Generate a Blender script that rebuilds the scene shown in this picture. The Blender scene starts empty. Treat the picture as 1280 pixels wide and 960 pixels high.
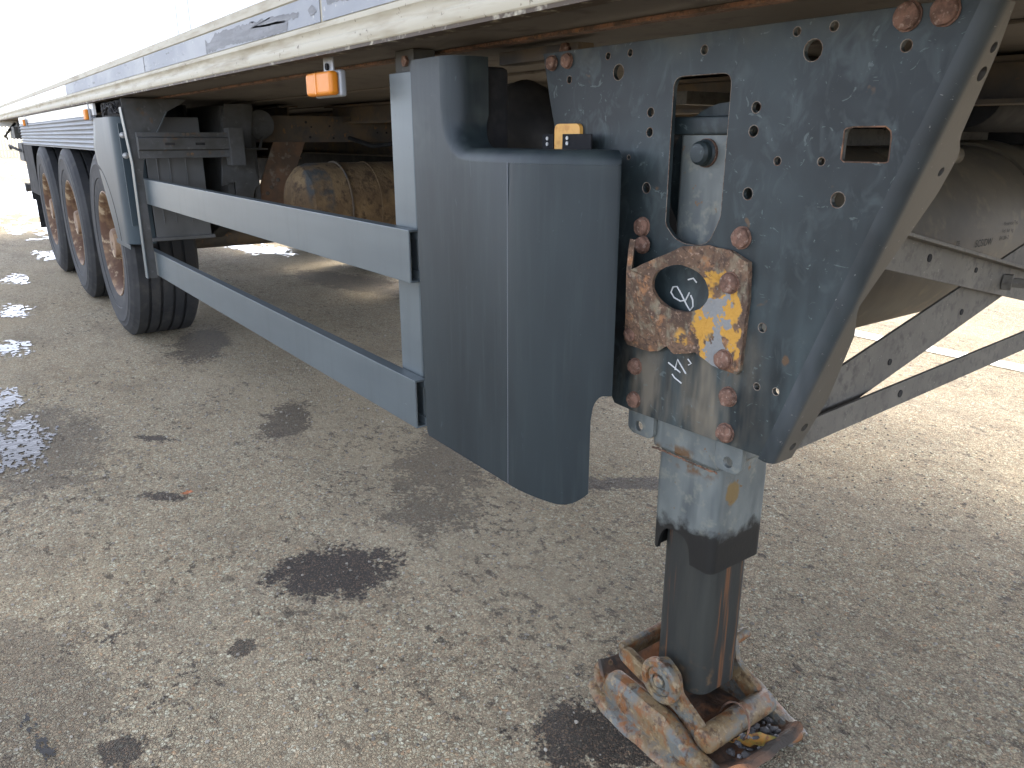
import bpy, bmesh, math, random
from mathutils import Vector, Matrix, noise as mnoise

random.seed(7)
R = math.radians
S = bpy.context.scene
COL = S.collection

# ------------------------------------------------------------------ camera
cam = bpy.data.cameras.new('camera')
cam.sensor_width = 36.0
cam.lens = 961.0 / 1280.0 * 36.0
cam.clip_start = 0.02
cam.clip_end = 2000
cam_o = bpy.data.objects.new('camera', cam)
COL.objects.link(cam_o)
YAW, PITCH = R(36.1), R(17.86)
fwd = Vector((-math.cos(YAW) * math.cos(PITCH), math.sin(YAW) * math.cos(PITCH), -math.sin(PITCH)))
cam_o.location = (0.0, -0.83, 1.13)
cam_o.rotation_euler = fwd.to_track_quat('-Z', 'Y').to_euler()
S.camera = cam_o

# ------------------------------------------------------------------ sky, sun, exposure
SUN_EL, SUN_AZ = R(48), R(-44)          # azimuth from +Y towards +X
w = bpy.data.worlds.new('World')
S.world = w
w.use_nodes = True
nt = w.node_tree
bg = nt.nodes['Background']
sky = nt.nodes.new('ShaderNodeTexSky')
sky.sky_type = 'NISHITA'
sky.sun_disc = False
sky.sun_elevation = SUN_EL
sky.sun_rotation = SUN_AZ
sky.air_density = 0.35
sky.dust_density = 1.2
sky.ozone_density = 0.2
hs = nt.nodes.new('ShaderNodeHueSaturation')      # thin bright cloud veil: the blue of the clear sky is washed out evenly
hs.inputs['Saturation'].default_value = .52
nt.links.new(sky.outputs[0], hs.inputs['Color'])
nt.links.new(hs.outputs[0], bg.inputs[0])
bg.inputs[1].default_value = 0.15
sun = bpy.data.lights.new('sun', 'SUN')
sun.energy = 0.5
sun.angle = R(20)
sun.color = (1.0, 0.92, 0.78)
sun_o = bpy.data.objects.new('sun', sun)
COL.objects.link(sun_o)
sd = Vector((math.sin(SUN_AZ) * math.cos(SUN_EL), math.cos(SUN_AZ) * math.cos(SUN_EL), math.sin(SUN_EL)))
sun_o.rotation_euler = (-sd).to_track_quat('-Z', 'Y').to_euler()
S.view_settings.view_transform = 'Standard'
S.view_settings.look = 'None'
S.view_settings.exposure = 3.25
S.view_settings.gamma = 1.0
S.view_settings.use_curve_mapping = False

# ------------------------------------------------------------------ materials
def newmat(name):
    m = bpy.data.materials.new(name)
    m.use_nodes = True
    return m, m.node_tree, m.node_tree.nodes['Principled BSDF']

def math_node(t, op, a, b=None, clamp=False):
    n = t.nodes.new('ShaderNodeMath')
    n.operation = op
    n.use_clamp = clamp
    for i, v in enumerate((a, b)):
        if v is None: continue
        if isinstance(v, (int, float)): n.inputs[i].default_value = v
        else: t.links.new(v, n.inputs[i])
    return n.outputs[0]

def maprange(t, v, a, b, c=0.0, d=1.0, smooth=False):
    n = t.nodes.new('ShaderNodeMapRange')
    n.clamp = True
    if smooth: n.interpolation_type = 'SMOOTHSTEP'
    t.links.new(v, n.inputs[0])
    for i, q in enumerate((a, b, c, d)): n.inputs[i + 1].default_value = q
    return n.outputs[0]

def mixcol(t, f, a, b):
    n = t.nodes.new('ShaderNodeMix')
    n.data_type = 'RGBA'
    if isinstance(f, (int, float)): n.inputs[0].default_value = f
    else: t.links.new(f, n.inputs[0])
    for i, v in ((6, a), (7, b)):
        if isinstance(v, tuple): n.inputs[i].default_value = (v[0], v[1], v[2], 1)
        else: t.links.new(v, n.inputs[i])
    return n.outputs[2]

def mixval(t, f, a, b):
    n = t.nodes.new('ShaderNodeMix')
    n.data_type = 'FLOAT'
    t.links.new(f, n.inputs[0])
    for i, v in ((2, a), (3, b)):
        if isinstance(v, (int, float)): n.inputs[i].default_value = v
        else: t.links.new(v, n.inputs[i])
    return n.outputs[0]

def coords(t):
    for n in t.nodes:
        if n.type == 'TEX_COORD': return n.outputs['Object']
    return t.nodes.new('ShaderNodeTexCoord').outputs['Object']

def scaled(t, vec):
    c = coords(t)
    if vec == (1, 1, 1): return c
    m = t.nodes.new('ShaderNodeMapping')
    m.inputs['Scale'].default_value = vec
    t.links.new(c, m.inputs[0])
    return m.outputs[0]

def noise(t, scale, detail=5, rough=.6, vec=(1, 1, 1), dist=0.0):
    n = t.nodes.new('ShaderNodeTexNoise')
    n.inputs['Scale'].default_value = scale
    n.inputs['Detail'].default_value = detail
    n.inputs['Roughness'].default_value = rough
    n.inputs['Distortion'].default_value = dist
    t.links.new(scaled(t, vec), n.inputs['Vector'])
    return n.outputs[0]

def ellmask(t, c, r, wob=.35, nscale=18, soft=.35):
    """soft edged blob of its own shape: 1 inside, 0 outside"""
    m = t.nodes.new('ShaderNodeMapping')
    m.vector_type = 'TEXTURE'
    m.inputs['Location'].default_value = c
    m.inputs['Scale'].default_value = r
    t.links.new(coords(t), m.inputs[0])
    l = t.nodes.new('ShaderNodeVectorMath')
    l.operation = 'LENGTH'
    t.links.new(m.outputs[0], l.inputs[0])
    nz = noise(t, nscale, 6, .65)
    d = math_node(t, 'ADD', l.outputs['Value'], math_node(t, 'MULTIPLY', math_node(t, 'SUBTRACT', nz, .5), wob * 4))
    return maprange(t, d, 1.0 + soft / 2, 1.0 - soft / 2, 0, 1, True)

def mat(name, base, rough=.6, metal=0.0, layers=(), bump=(), spec=.5, coat=0.0):
    m, t, b = newmat(name)
    col = base
    rgh = rough
    sep = None
    for L in layers:
        f = None
        if 'scale' in L:
            n = noise(t, L['scale'], L.get('detail', 3), L.get('nrough', .65), L.get('vec', (1, 1, 1)), L.get('dist', 0))
            f = maprange(t, n, L.get('lo', .45), L.get('hi', .6))
        for k in ('x', 'y', 'z'):
            if k in L:
                if sep is None:
                    s = t.nodes.new('ShaderNodeSeparateXYZ')
                    t.links.new(coords(t), s.inputs[0])
                    sep = s
                v = sep.outputs['XYZ'.index(k.upper())]
                if 'wob' in L:
                    v = math_node(t, 'ADD', v, math_node(t, 'MULTIPLY', math_node(t, 'SUBTRACT', noise(t, L.get('wscale', 25), 6, .65), .5), L['wob']))
                g = maprange(t, v, L[k][0], L[k][1])
                f = g if f is None else math_node(t, 'MULTIPLY', f, g)
        if 'ell' in L:
            g = ellmask(t, *L['ell'])
            f = g if f is None else math_node(t, 'MULTIPLY', f, g)
        if 'amt' in L: f = math_node(t, 'MULTIPLY', f, L['amt'])
        col = mixcol(t, f, col, L['col'])
        if 'rough' in L: rgh = mixval(t, f, rgh, L['rough'])
    if isinstance(col, tuple): b.inputs['Base Color'].default_value = (*col, 1)
    else: t.links.new(col, b.inputs['Base Color'])
    if isinstance(rgh, (int, float)): b.inputs['Roughness'].default_value = rgh
    else: t.links.new(rgh, b.inputs['Roughness'])
    b.inputs['Metallic'].default_value = metal
    b.inputs['Specular IOR Level'].default_value = spec
    b.inputs['Coat Weight'].default_value = coat
    prev = None
    for (sc, st, di, vec) in bump:
        n = noise(t, sc, 2, .6, vec)
        bn = t.nodes.new('ShaderNodeBump')
        bn.inputs['Strength'].default_value = st
        bn.inputs['Distance'].default_value = di
        t.links.new(n, bn.inputs['Height'])
        if prev is not None: t.links.new(prev, bn.inputs['Normal'])
        prev = bn.outputs[0]
    if prev is not None: t.links.new(prev, b.inputs['Normal'])
    return m

U = (1, 1, 1)
M = {}
M['panel'] = mat('white_panel', (.66, .66, .63), .30, spec=.3, layers=[
    dict(col=(0.5890, 0.5890, 0.5510), scale=2.2, lo=.5, hi=.75, vec=(1, 1, .25)),
    dict(col=(0.2375, 0.2280, 0.2090), scale=9, lo=.70, hi=.74, vec=(2.2, 1, .12), detail=2, amt=.6)], bump=[(3, .03, .01, U)])
M['ivory'] = mat('ivory_sill', (0.3849, 0.3497, 0.2631), .62, spec=.25, layers=[
    dict(col=(0.2406, 0.2028, 0.1270), scale=14, lo=.50, hi=.72, vec=(.25, 1, 2)),
    dict(col=(0.1069, 0.0862, 0.0544), scale=60, lo=.64, hi=.70, amt=.8),
    dict(col=(0.0642, 0.0456, 0.0295), scale=30, lo=.30, hi=.45, z=(1.3085, 1.3065))], bump=[(40, .05, .003, U)])
M['band'] = mat('grey_band', (.235, .245, .255), .60, spec=.25, layers=[
    dict(col=(.31, .315, .315), scale=5, lo=.45, hi=.65, vec=(.5, 1, 1)),
    dict(col=(.15, .155, .16), scale=35, lo=.6, hi=.7, vec=(.2, 1, 1)),
    dict(col=(.42, .41, .38), scale=80, lo=.66, hi=.70)], bump=[(25, .06, .003, U)])
M['scuff'] = mat('bare_grey', (0.0935, 0.0935, 0.0935), .6, layers=[
    dict(col=(0.1430, 0.1430, 0.1430), scale=25, lo=.45, hi=.6, vec=(.2, 1, 2)),
    dict(col=(0.0550, 0.0550, 0.0550), scale=70, lo=.6, hi=.68)], bump=[(80, .2, .003, U)])
M['floor'] = mat('floor_underside', (0.1122, 0.0952, 0.0762), .75, layers=[
    dict(col=(0.0782, 0.0646, 0.0510), scale=3, lo=.4, hi=.7, vec=(.3, 1, 1)),
    dict(col=(0.0476, 0.0354, 0.0258), scale=12, lo=.55, hi=.75)], bump=[(30, .1, .004, U)])
M['alu'] = mat('grey_aluminium', (0.0902, 0.1078, 0.1130), .40, .25, spec=0.35, layers=[
    dict(col=(0.1103, 0.1301, 0.1333), scale=6, lo=.4, hi=.65, vec=(.15, 1, 1)),
    dict(col=(0.0735, 0.0873, 0.0907), scale=40, lo=.52, hi=.75, vec=(.5, 1, .08), amt=.5),
    dict(col=(0.2071, 0.2378, 0.2407), scale=60, lo=.72, hi=.75, vec=(.25, 1, 1), amt=.7),
    dict(col=(0.0534, 0.0557, 0.0481), scale=90, lo=.68, hi=.73, amt=.5)], bump=[(120, .05, .001, U)])
M['galv'] = mat('dirty_galvanised', (0.0796, 0.0796, 0.0769), .6, .1, spec=0.25, layers=[
    dict(col=(0.0530, 0.0515, 0.0456), scale=7, lo=.4, hi=.65),
    dict(col=(0.1114, 0.1114, 0.1061), scale=30, lo=.58, hi=.75),
    dict(col=(0.1061, 0.0636, 0.0318), scale=12, lo=.62, hi=.75)], bump=[(60, .1, .002, U)])
M['frame'] = mat('brown_dirty_frame', (0.0850, 0.0680, 0.0503), .8, layers=[
    dict(col=(0.1292, 0.0884, 0.0476), scale=6, lo=.45, hi=.65),
    dict(col=(0.0544, 0.0496, 0.0462), scale=9, lo=.5, hi=.7),
    dict(col=(0.2380, 0.1156, 0.0340), scale=15, lo=.62, hi=.72)], bump=[(80, .15, .003, U)])
M['brownplate'] = mat('rust_brown_plate', (.15, .085, .048), .85, layers=[dict(col=(.09, .06, .04), scale=8, lo=.42, hi=.62), dict(col=(.20, .17, .13), scale=14, lo=.58, hi=.7)], bump=[(80, .15, .003, U)])
M['strut'] = mat('dusty_strut', (0.1044, 0.0943, 0.0778), .82, layers=[
    dict(col=(0.1368, 0.1238, 0.1008), scale=9, lo=.4, hi=.7),
    dict(col=(0.0684, 0.0619, 0.0518), scale=50, lo=.5, hi=.7),
    dict(col=(0.2376, 0.2232, 0.1944), scale=160, lo=.66, hi=.75)], bump=[(150, .12, .002, U)])
M['plastic'] = mat('slate_plastic', (0.0089, 0.0143, 0.0167), .50, spec=0.35, layers=[
    dict(col=(0.0164, 0.0246, 0.0270), scale=5, lo=.35, hi=.7, vec=(1, 1, .35)),
    dict(col=(0.0238, 0.0338, 0.0349), scale=45, lo=.5, hi=.8, vec=(1.5, 1.5, .10), amt=.75),
    dict(col=(0.0357, 0.0465, 0.0436), scale=7, lo=.45, hi=.62, z=(1.06, 1.11), amt=.8),
    dict(col=(0.0655, 0.0913, 0.0913), scale=110, lo=.73, hi=.77, amt=.7),
    dict(col=(0.0595, 0.0814, 0.0834), scale=14, lo=.695, hi=.71, vec=(2, 2, .5), dist=1.5, amt=.35)], bump=[(500, .12, .0008, U), (6, .05, .01, U)])
M['plate'] = mat('navy_paint', (0.0074, 0.0117, 0.0126), .50, spec=0.35, layers=[
    dict(col=(0.0210, 0.0306, 0.0323), scale=5.5, lo=.40, hi=.66),
    dict(col=(0.0413, 0.0570, 0.0586), scale=10, lo=.46, hi=.72, vec=(1.6, 1, .3), z=(1.10, .80)),
    dict(col=(0.0368, 0.0488, 0.0494), scale=28, lo=.52, hi=.70, vec=(1, 1, .6), dist=.8, amt=.8),
    dict(col=(0.1500, 0.1267, 0.0900), scale=11, lo=.36, hi=.62, vec=(2, 1, .4), ell=((-.775, .13, .730), (.085, .3, .11), .25, 12, 1.2), amt=.9),
    dict(col=(0.1350, 0.1152, 0.0846), scale=13, lo=.40, hi=.62, vec=(2, 1, .4), ell=((-.91, .13, .70), (.06, .3, .07), .25, 14, 1.2), amt=.8),
    dict(col=(0.1155, 0.1425, 0.1339), scale=90, lo=.70, hi=.75, amt=.7),
    dict(col=(0.0910, 0.0475, 0.0188), ell=((-.638, .13, .818), (.006, .02, .008), .35, 120, .6), amt=.8),
    dict(col=(0.0560, 0.0583, 0.0460), scale=14, lo=.40, hi=.66, z=(1.235, 1.275), amt=.8),
    dict(col=(0.1050, 0.1295, 0.1214), scale=24, lo=.66, hi=.685, dist=2.2, vec=(1, 1, 1.4), amt=.45),
    dict(col=(0.0840, 0.0453, 0.0188), scale=17, lo=.70, hi=.735, amt=.8)], bump=[(220, .10, .001, U), (12, .08, .006, U)])
M['flange'] = mat('brown_flange', (.0085, .0130, .0145), .52, layers=[
    dict(col=(.024, .033, .036), scale=5.5, lo=.40, hi=.66),
    dict(col=(.050, .058, .062), scale=10, lo=.46, hi=.72, vec=(1.6, 1, .3), z=(1.10, .80)),
    dict(col=(.056, .050, .041), scale=9, lo=.22, hi=.48, y=(.135, .147)),  # browner beyond the bend than next to the plate
    dict(col=(.085, .075, .058), scale=5, lo=.38, hi=.6, z=(.92, .70), y=(.135, .147)),
    dict(col=(.22, .21, .195), scale=110, lo=.68, hi=.74, amt=.8)], bump=[(220, .12, .001, U)])
RUST = [dict(col=(.070, .042, .026), scale=22, lo=.42, hi=.58),
        dict(col=(.24, .115, .050), scale=38, lo=.55, hi=.68),
        dict(col=(.055, .034, .022), scale=120, lo=.52, hi=.64, amt=.85),
        dict(col=(.30, .20, .14), scale=170, lo=.58, hi=.70, amt=.8)]
M['rust'] = mat('rust', (.19, .095, .055), .88, layers=RUST, bump=[(70, .5, .004, U), (220, .4, .002, U)])
M['rustbolt'] = mat('rusty_bolt', (0.1591, 0.0841, 0.0549), .85, layers=[
    dict(col=(0.0862, 0.0439, 0.0278), scale=60, lo=.42, hi=.6),
    dict(col=(0.2519, 0.1754, 0.1316), scale=140, lo=.55, hi=.7)], bump=[(160, .6, .003, U)])
M['bracket'] = mat('rusty_bracket', (.130, .076, .044), .88, layers=RUST + [
    dict(col=(.215, .195, .13), scale=55, lo=.52, hi=.66, vec=(1, 1, .5), amt=.55),
    dict(col=(.42, .22, .035), scale=26, lo=.44, hi=.50, ell=((-.758, .12, .850), (.044, .2, .082), .22, 24, .06)),
    dict(col=(.19, .19, .18), scale=30, lo=.475, hi=.50, ell=((-.758, .12, .842), (.036, .2, .068), .25, 34, .06)),
    dict(col=(.40, .21, .04), scale=40, lo=.50, hi=.56, ell=((-.825, .11, .805), (.012, .2, .028), .2, 40, .4))],
    bump=[(60, .6, .005, U), (200, .5, .003, U)])
M['leg'] = mat('blue_grey_leg_paint', (0.0783, 0.0887, 0.0848), .5, layers=[
    dict(col=(0.1462, 0.1582, 0.1445), scale=9, lo=.38, hi=.66, vec=(1, 1, .45)),
    dict(col=(0.0575, 0.0670, 0.0676), scale=12, lo=.5, hi=.7, vec=(1.5, 1.5, .3)),
    dict(col=(0.1879, 0.1846, 0.1445), scale=35, lo=.55, hi=.72, amt=.7),
    dict(col=(0.0992, 0.0554, 0.0256), scale=30, lo=.46, hi=.56, ell=((-.835, .165, .585), (.075, .3, .022), .3, 40, .6)),
    dict(col=(0.1462, 0.0897, 0.0233), ell=((-.764, .205, .535), (.03, .018, .022), .25, 60, .3), amt=.9),
    dict(col=(0.1252, 0.0685, 0.0280), scale=45, lo=.66, hi=.70),
    dict(col=(0.0073, 0.0074, 0.0070), rough=.42, z=(.458, .444), wob=.085, wscale=16)],
    bump=[(90, .12, .002, U), (300, .08, .001, U)])
M['inner'] = mat('greasy_inner_leg', (0.0171, 0.0182, 0.0164), .45, layers=[
    dict(col=(0.0303, 0.0312, 0.0261), scale=8, lo=.4, hi=.7, vec=(3, 3, .3)),
    dict(col=(0.1244, 0.0505, 0.0190), scale=14, lo=.59, hi=.64, vec=(3, 3, .12), amt=.9),
    dict(col=(0.0661, 0.0421, 0.0253), scale=12, lo=.52, hi=.66, z=(.22, .11)),
    dict(col=(0.1089, 0.0674, 0.0337), scale=22, lo=.58, hi=.66, z=(.20, .10))], bump=[(120, .15, .002, (1, 1, .3))])
M['foot'] = mat('worn_rusty_foot', (0.1084, 0.1085, 0.0921), .6, layers=[
    dict(col=(0.1538, 0.1019, 0.0475), scale=15, lo=.42, hi=.54),
    dict(col=(0.1748, 0.0690, 0.0196), scale=26, lo=.50, hi=.60),
    dict(col=(0.2517, 0.1906, 0.1061), scale=60, lo=.55, hi=.66, amt=.8),
    dict(col=(0.0594, 0.0296, 0.0123), scale=48, lo=.54, hi=.64, amt=.9),
    dict(col=(0.2237, 0.1315, 0.0391), scale=130, lo=.58, hi=.70, amt=.7)], bump=[(60, .5, .005, U), (220, .4, .002, U)])
M['pan'] = mat('rusty_earthy_pan', (.13, .075, .045), .9, layers=[
    dict(col=(.28, .12, .05), scale=16, lo=.5, hi=.62),
    dict(col=(.05, .04, .03), scale=12, lo=.48, hi=.6)], bump=[(90, .6, .006, U)])
M['tyre'] = mat('tyre_rubber', (0.0217, 0.0222, 0.0232), .72, spec=0.25, layers=[
    dict(col=(0.0390, 0.0385, 0.0374), scale=4, lo=.35, hi=.7),
    dict(col=(0.0596, 0.0542, 0.0477), scale=13, lo=.52, hi=.75, amt=.7)], bump=[(90, .1, .002, U)])
M['rim'] = mat('rusty_steel_rim', (0.1980, 0.1215, 0.0630), .7, .15, layers=[
    dict(col=(0.0990, 0.0495, 0.0270), scale=9, lo=.42, hi=.58),
    dict(col=(0.3780, 0.2880, 0.1800), scale=16, lo=.55, hi=.68),
    dict(col=(0.0900, 0.0540, 0.0360), scale=40, lo=.6, hi=.7)], bump=[(70, .3, .003, U)])
M['black'] = mat('black_plastic', (.014, .014, .015), .75, spec=.15, layers=[dict(col=(.035, .034, .032), scale=12, lo=.45, hi=.7)], bump=[(150, .08, .001, U)])
M['rubber'] = mat('black_rubber', (.022, .021, .020), .75, spec=.2, layers=[dict(col=(.045, .042, .038), scale=8, lo=.45, hi=.7)])
M['tan'] = mat('dirt_crusted_tank', (0.1156, 0.0754, 0.0371), .9, layers=[
    dict(col=(0.1700, 0.1148, 0.0563), scale=9, lo=.42, hi=.6),
    dict(col=(0.0612, 0.0380, 0.0192), scale=22, lo=.52, hi=.66),
    dict(col=(.050, .052, .050), scale=5, lo=.42, hi=.5, ell=((-3.62, .66, .90), (.3, .06, .14), .2, 9, .3))], bump=[(45, .5, .01, U)])
M['reservoir'] = mat('dusty_reservoir', (0.0731, 0.0602, 0.0400), .7, layers=[
    dict(col=(0.0506, 0.0423, 0.0296), scale=5, lo=.4, hi=.65),
    dict(col=(0.0956, 0.0765, 0.0478), scale=16, lo=.55, hi=.7)], bump=[(60, .08, .002, U)])
M['seam'] = mat('plastic_ridge', (.10, .108, .115), .5)
M['chip'] = mat('chipped_edge', (.17, .145, .115), .8, layers=[dict(col=(.09, .05, .03), scale=120, lo=.45, hi=.6)])
M['yellow'] = mat('yellow_handle', (.62, .33, .075), .5, layers=[dict(col=(.50, .24, .05), scale=40, lo=.5, hi=.65)])
M['chalk'] = mat('chalk', (0.5040, 0.5040, 0.4760), .9)
M['ink'] = mat('black_ink', (.02, .02, .018), .8)
M['zinc'] = mat('zinc_bolt', (0.3300, 0.3300, 0.3180), .4, .6)
M['lampgrey'] = mat('lamp_bracket', (0.2750, 0.2800, 0.2850), .45, .2)
M['teal'] = mat('teal_hose', (.02, .16, .17), .4)
M['mud'] = mat('mudguard_plastic', (0.0248, 0.0370, 0.0437), .45, spec=0.22, layers=[
    dict(col=(0.0360, 0.0505, 0.0568), scale=6, lo=.4, hi=.65, vec=(1, 1, .4))], bump=[(300, .06, .001, U)])
M['mudlight'] = mat('dusty_grey_plastic', (0.1275, 0.1275, 0.1237), .6, spec=0.25, layers=[dict(col=(0.0900, 0.0900, 0.0848), scale=5, lo=.4, hi=.65, vec=(1, 1, .4))])
M['ribs'] = mat('ribbed_aluminium', (.20, .21, .215), .60, .0, layers=[dict(col=(.17, .175, .175), scale=6, lo=.45, hi=.7, vec=(.2, 1, 1))])

def amber():
    m, t, b = newmat('amber_lens')
    b.inputs['Base Color'].default_value = (.60, .19, .006, 1)
    b.inputs['Roughness'].default_value = .5
    b.inputs['Transmission Weight'].default_value = 0.0
    n = t.nodes.new('ShaderNodeTexWave')
    n.inputs['Scale'].default_value = 55
    t.links.new(coords(t), n.inputs['Vector'])
    bn = t.nodes.new('ShaderNodeBump'); bn.inputs['Strength'].default_value = .35; bn.inputs['Distance'].default_value = .002
    t.links.new(n.outputs['Fac'], bn.inputs['Height']); t.links.new(bn.outputs[0], b.inputs['Normal'])
    return m
M['amber'] = amber()

# ground: worn concrete-bound aggregate with stains and one painted shadow band
STAINS_AND_SHADOW = [  # cx, cy, rx, ry, rot deg, darkness, wobble, noise scale, broken up into scabs (0/1)
    (-1.775, -.135, .135, .165, -35, .97, .40, 11, 0),
    (-1.60, -.22, .16, .12, 0, .75, .5, 11, 1),
    (-1.68, -.90, .42, .18, 10, .42, .5, 5, 0),
    (-1.60, -.80, .40, .26, 10, .85, .6, 11, 1),
    (-1.41, -.735, .05, .035, 10, .85, .4, 20, 0),
    (-.90, .03, .14, .10, 40, .92, .55, 11, 0),
    (-1.74, .86, .05, .26, -38, .80, .5, 11, 0),
    (-1.46, .71, .10, .16, -40, .85, .7, 11, 1),
    (-1.80, .40, .34, .30, 0, .80, .6, 5, 1),
    (-1.35, .22, .30, .34, 0, .75, .6, 5, 1),
    (-2.99, .19, .22, .10, -30, .70, .6, 11, 0),
    (-2.45, .30, .50, .20, -30, .75, .6, 5, 1),
    (-4.47, .25, .40, .15, -20, .72, .6, 5, 0),
    (-3.10, -.31, .03, .09, -50, .90, .6, 20, 0),
    (-3.30, -.15, .45, .10, -48, .80, .6, 11, 1),
    (-2.54, -.41, .03, .08, -50, .85, .6, 20, 0),
    (-1.21, -.11, .12, .12, 0, .80, .8, 11, 1),
    (-1.59, -.45, .03, .035, 0, .8, .5, 20, 0),
    (-3.30, -.70, .50, .24, 0, .50, .6, 11, 0),
    (-2.2, .45, .5, .14, -38, .55, .8, 5, 0),
    (-.45, 1.0, .5, .5, 0, .45, .7, 5, 1),
    (-5.7, 1.8, .9, .25, 12, .6, .4, 5, 0)]  # shadow band of tank and chassis, painted into the ground colour
def ground_mat():
    m, t, b = newmat('worn_aggregate')
    c = coords(t)
    def voro(scale, feature='F1', rnd=1.0):
        v = t.nodes.new('ShaderNodeTexVoronoi')
        v.feature = feature
        v.inputs['Scale'].default_value = scale
        v.inputs['Randomness'].default_value = rnd
        # warp coordinates a little so the stones are irregular
        t.links.new(warp, v.inputs['Vector'])
        return v
    wn = t.nodes.new('ShaderNodeTexNoise'); wn.inputs['Scale'].default_value = 45; wn.inputs['Detail'].default_value = 3
    t.links.new(c, wn.inputs['Vector'])
    wa = t.nodes.new('ShaderNodeVectorMath'); wa.operation = 'SCALE'; wa.inputs['Scale'].default_value = .012
    t.links.new(wn.outputs['Color'], wa.inputs[0])
    ad = t.nodes.new('ShaderNodeVectorMath'); ad.operation = 'ADD'
    t.links.new(c, ad.inputs[0]); t.links.new(wa.outputs[0], ad.inputs[1])
    warp = ad.outputs[0]
    v1 = voro(130); v2 = voro(300); ve = voro(130, 'DISTANCE_TO_EDGE')
    def rnd(v):
        s = t.nodes.new('ShaderNodeSeparateColor'); t.links.new(v.outputs['Color'], s.inputs[0]); return s.outputs
    r1, r2 = rnd(v1), rnd(v2)
    col = mixcol(t, maprange(t, noise(t, 1.3, 2, .6), .35, .65), (0.451, 0.349, 0.213), (0.428, 0.349, 0.235))
    stone = mixcol(t, r1[1], (0.194, 0.147, 0.093), (0.691, 0.539, 0.338))
    stone = mixcol(t, maprange(t, r1[2], .84, .88), stone, (0.720, 0.705, 0.520))
    stone = mixcol(t, maprange(t, r1[2], .16, .10), stone, (0.102, 0.082, 0.058))
    stone = mixcol(t, maprange(t, math_node(t, 'MULTIPLY', r1[0], r1[1]), .60, .68), stone, (0.511, 0.287, 0.140))
    show = math_node(t, 'MULTIPLY', maprange(t, ve.outputs['Distance'], .02, .12), maprange(t, noise(t, 22, 2, .6), .34, .54))
    col = mixcol(t, math_node(t, 'MULTIPLY', show, .68), col, stone)
    gap = math_node(t, 'MULTIPLY', maprange(t, ve.outputs['Distance'], .10, .02), maprange(t, noise(t, 14, 2, .6), .42, .62))
    col = mixcol(t, math_node(t, 'MULTIPLY', gap, .5), col, (0.119, 0.087, 0.052))
    col = mixcol(t, math_node(t, 'MULTIPLY', maprange(t, r2[0], .66, .80), .45), col, (0.107, 0.082, 0.051))
    col = mixcol(t, math_node(t, 'MULTIPLY', maprange(t, r2[1], .80, .92), .55), col, (0.720, 0.705, 0.477))
    col = mixcol(t, math_node(t, 'MULTIPLY', maprange(t, noise(t, 60, 4, .75), .50, .66), .5), col, (0.143, 0.107, 0.066))
    # loose dark scabs scattered over the surface
    scab = maprange(t, noise(t, 17, 6, .76, (1, 1.5, 1)), .560, .61)
    scab = math_node(t, 'MULTIPLY', scab, maprange(t, noise(t, 1.7, 2, .6), .40, .55))
    col = mixcol(t, math_node(t, 'MULTIPLY', scab, .85), col, (0.062, 0.046, 0.030))
    col = mixcol(t, math_node(t, 'MULTIPLY', maprange(t, noise(t, 3.2, 4, .70, (.7, 1.4, 1)), .52, .70), .42), col, (0.137, 0.102, 0.064))
    col = mixcol(t, math_node(t, 'MULTIPLY', maprange(t, noise(t, .8, 2, .6, (.4, 1.2, 1)), .48, .64), .40), col, (0.616, 0.494, 0.317))
    fine = math_node(t, 'MULTIPLY', math_node(t, 'SUBTRACT', noise(t, 70, 2, .7), .5), .55)
    shared = {q: math_node(t, 'ADD', math_node(t, 'SUBTRACT', noise(t, q, 4, .76), .5), fine) for q in (5, 11, 20)}
    wet_and_shadow = None
    broken = math_node(t, 'MULTIPLY', maprange(t, noise(t, 24, 4, .78, (1, 1.3, 1)), .53, .60), maprange(t, noise(t, 4, 2, .6), .36, .54))
    for (cx, cy, rx, ry, rot, dark, wob, ns, brk) in STAINS_AND_SHADOW:
        mp = t.nodes.new('ShaderNodeMapping'); mp.vector_type = 'TEXTURE'
        mp.inputs['Location'].default_value = (cx, cy, 0)
        mp.inputs['Rotation'].default_value = (0, 0, R(rot))
        mp.inputs['Scale'].default_value = (rx, ry, 1)
        t.links.new(c, mp.inputs[0])
        ln = t.nodes.new('ShaderNodeVectorMath'); ln.operation = 'LENGTH'
        t.links.new(mp.outputs[0], ln.inputs[0])
        n1 = shared[min(shared, key=lambda q: abs(q - ns))]
        d = math_node(t, 'ADD', ln.outputs['Value'], math_node(t, 'MULTIPLY', n1, wob * 5))
        k = math_node(t, 'MULTIPLY', maprange(t, d, 1.10, .88), dark)
        if brk: k = math_node(t, 'MULTIPLY', k, broken)
        wet_and_shadow = k if wet_and_shadow is None else math_node(t, 'MAXIMUM', wet_and_shadow, k)
    grit = mixcol(t, maprange(t, r2[2], .72, .92), (.022, .016, .011), (.15, .095, .055))
    col = mixcol(t, wet_and_shadow, col, grit)
    t.links.new(col, b.inputs['Base Color'])
    rg = mixval(t, wet_and_shadow, .88, .74)
    t.links.new(rg, b.inputs['Roughness'])
    b.inputs['Specular IOR Level'].default_value = .35
    h = math_node(t, 'ADD', math_node(t, 'MULTIPLY', maprange(t, ve.outputs['Distance'], .02, .12), .5), math_node(t, 'MULTIPLY', v2.outputs['Distance'], -.6))
    h = math_node(t, 'ADD', h, math_node(t, 'MULTIPLY', noise(t, 35, 4, .72), 1.6))
    bn = t.nodes.new('ShaderNodeBump'); bn.inputs['Strength'].default_value = 1.0; bn.inputs['Distance'].default_value = .007
    t.links.new(h, bn.inputs['Height'])
    t.links.new(bn.outputs[0], b.inputs['Normal'])
    return m
M['ground'] = ground_mat()

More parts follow.
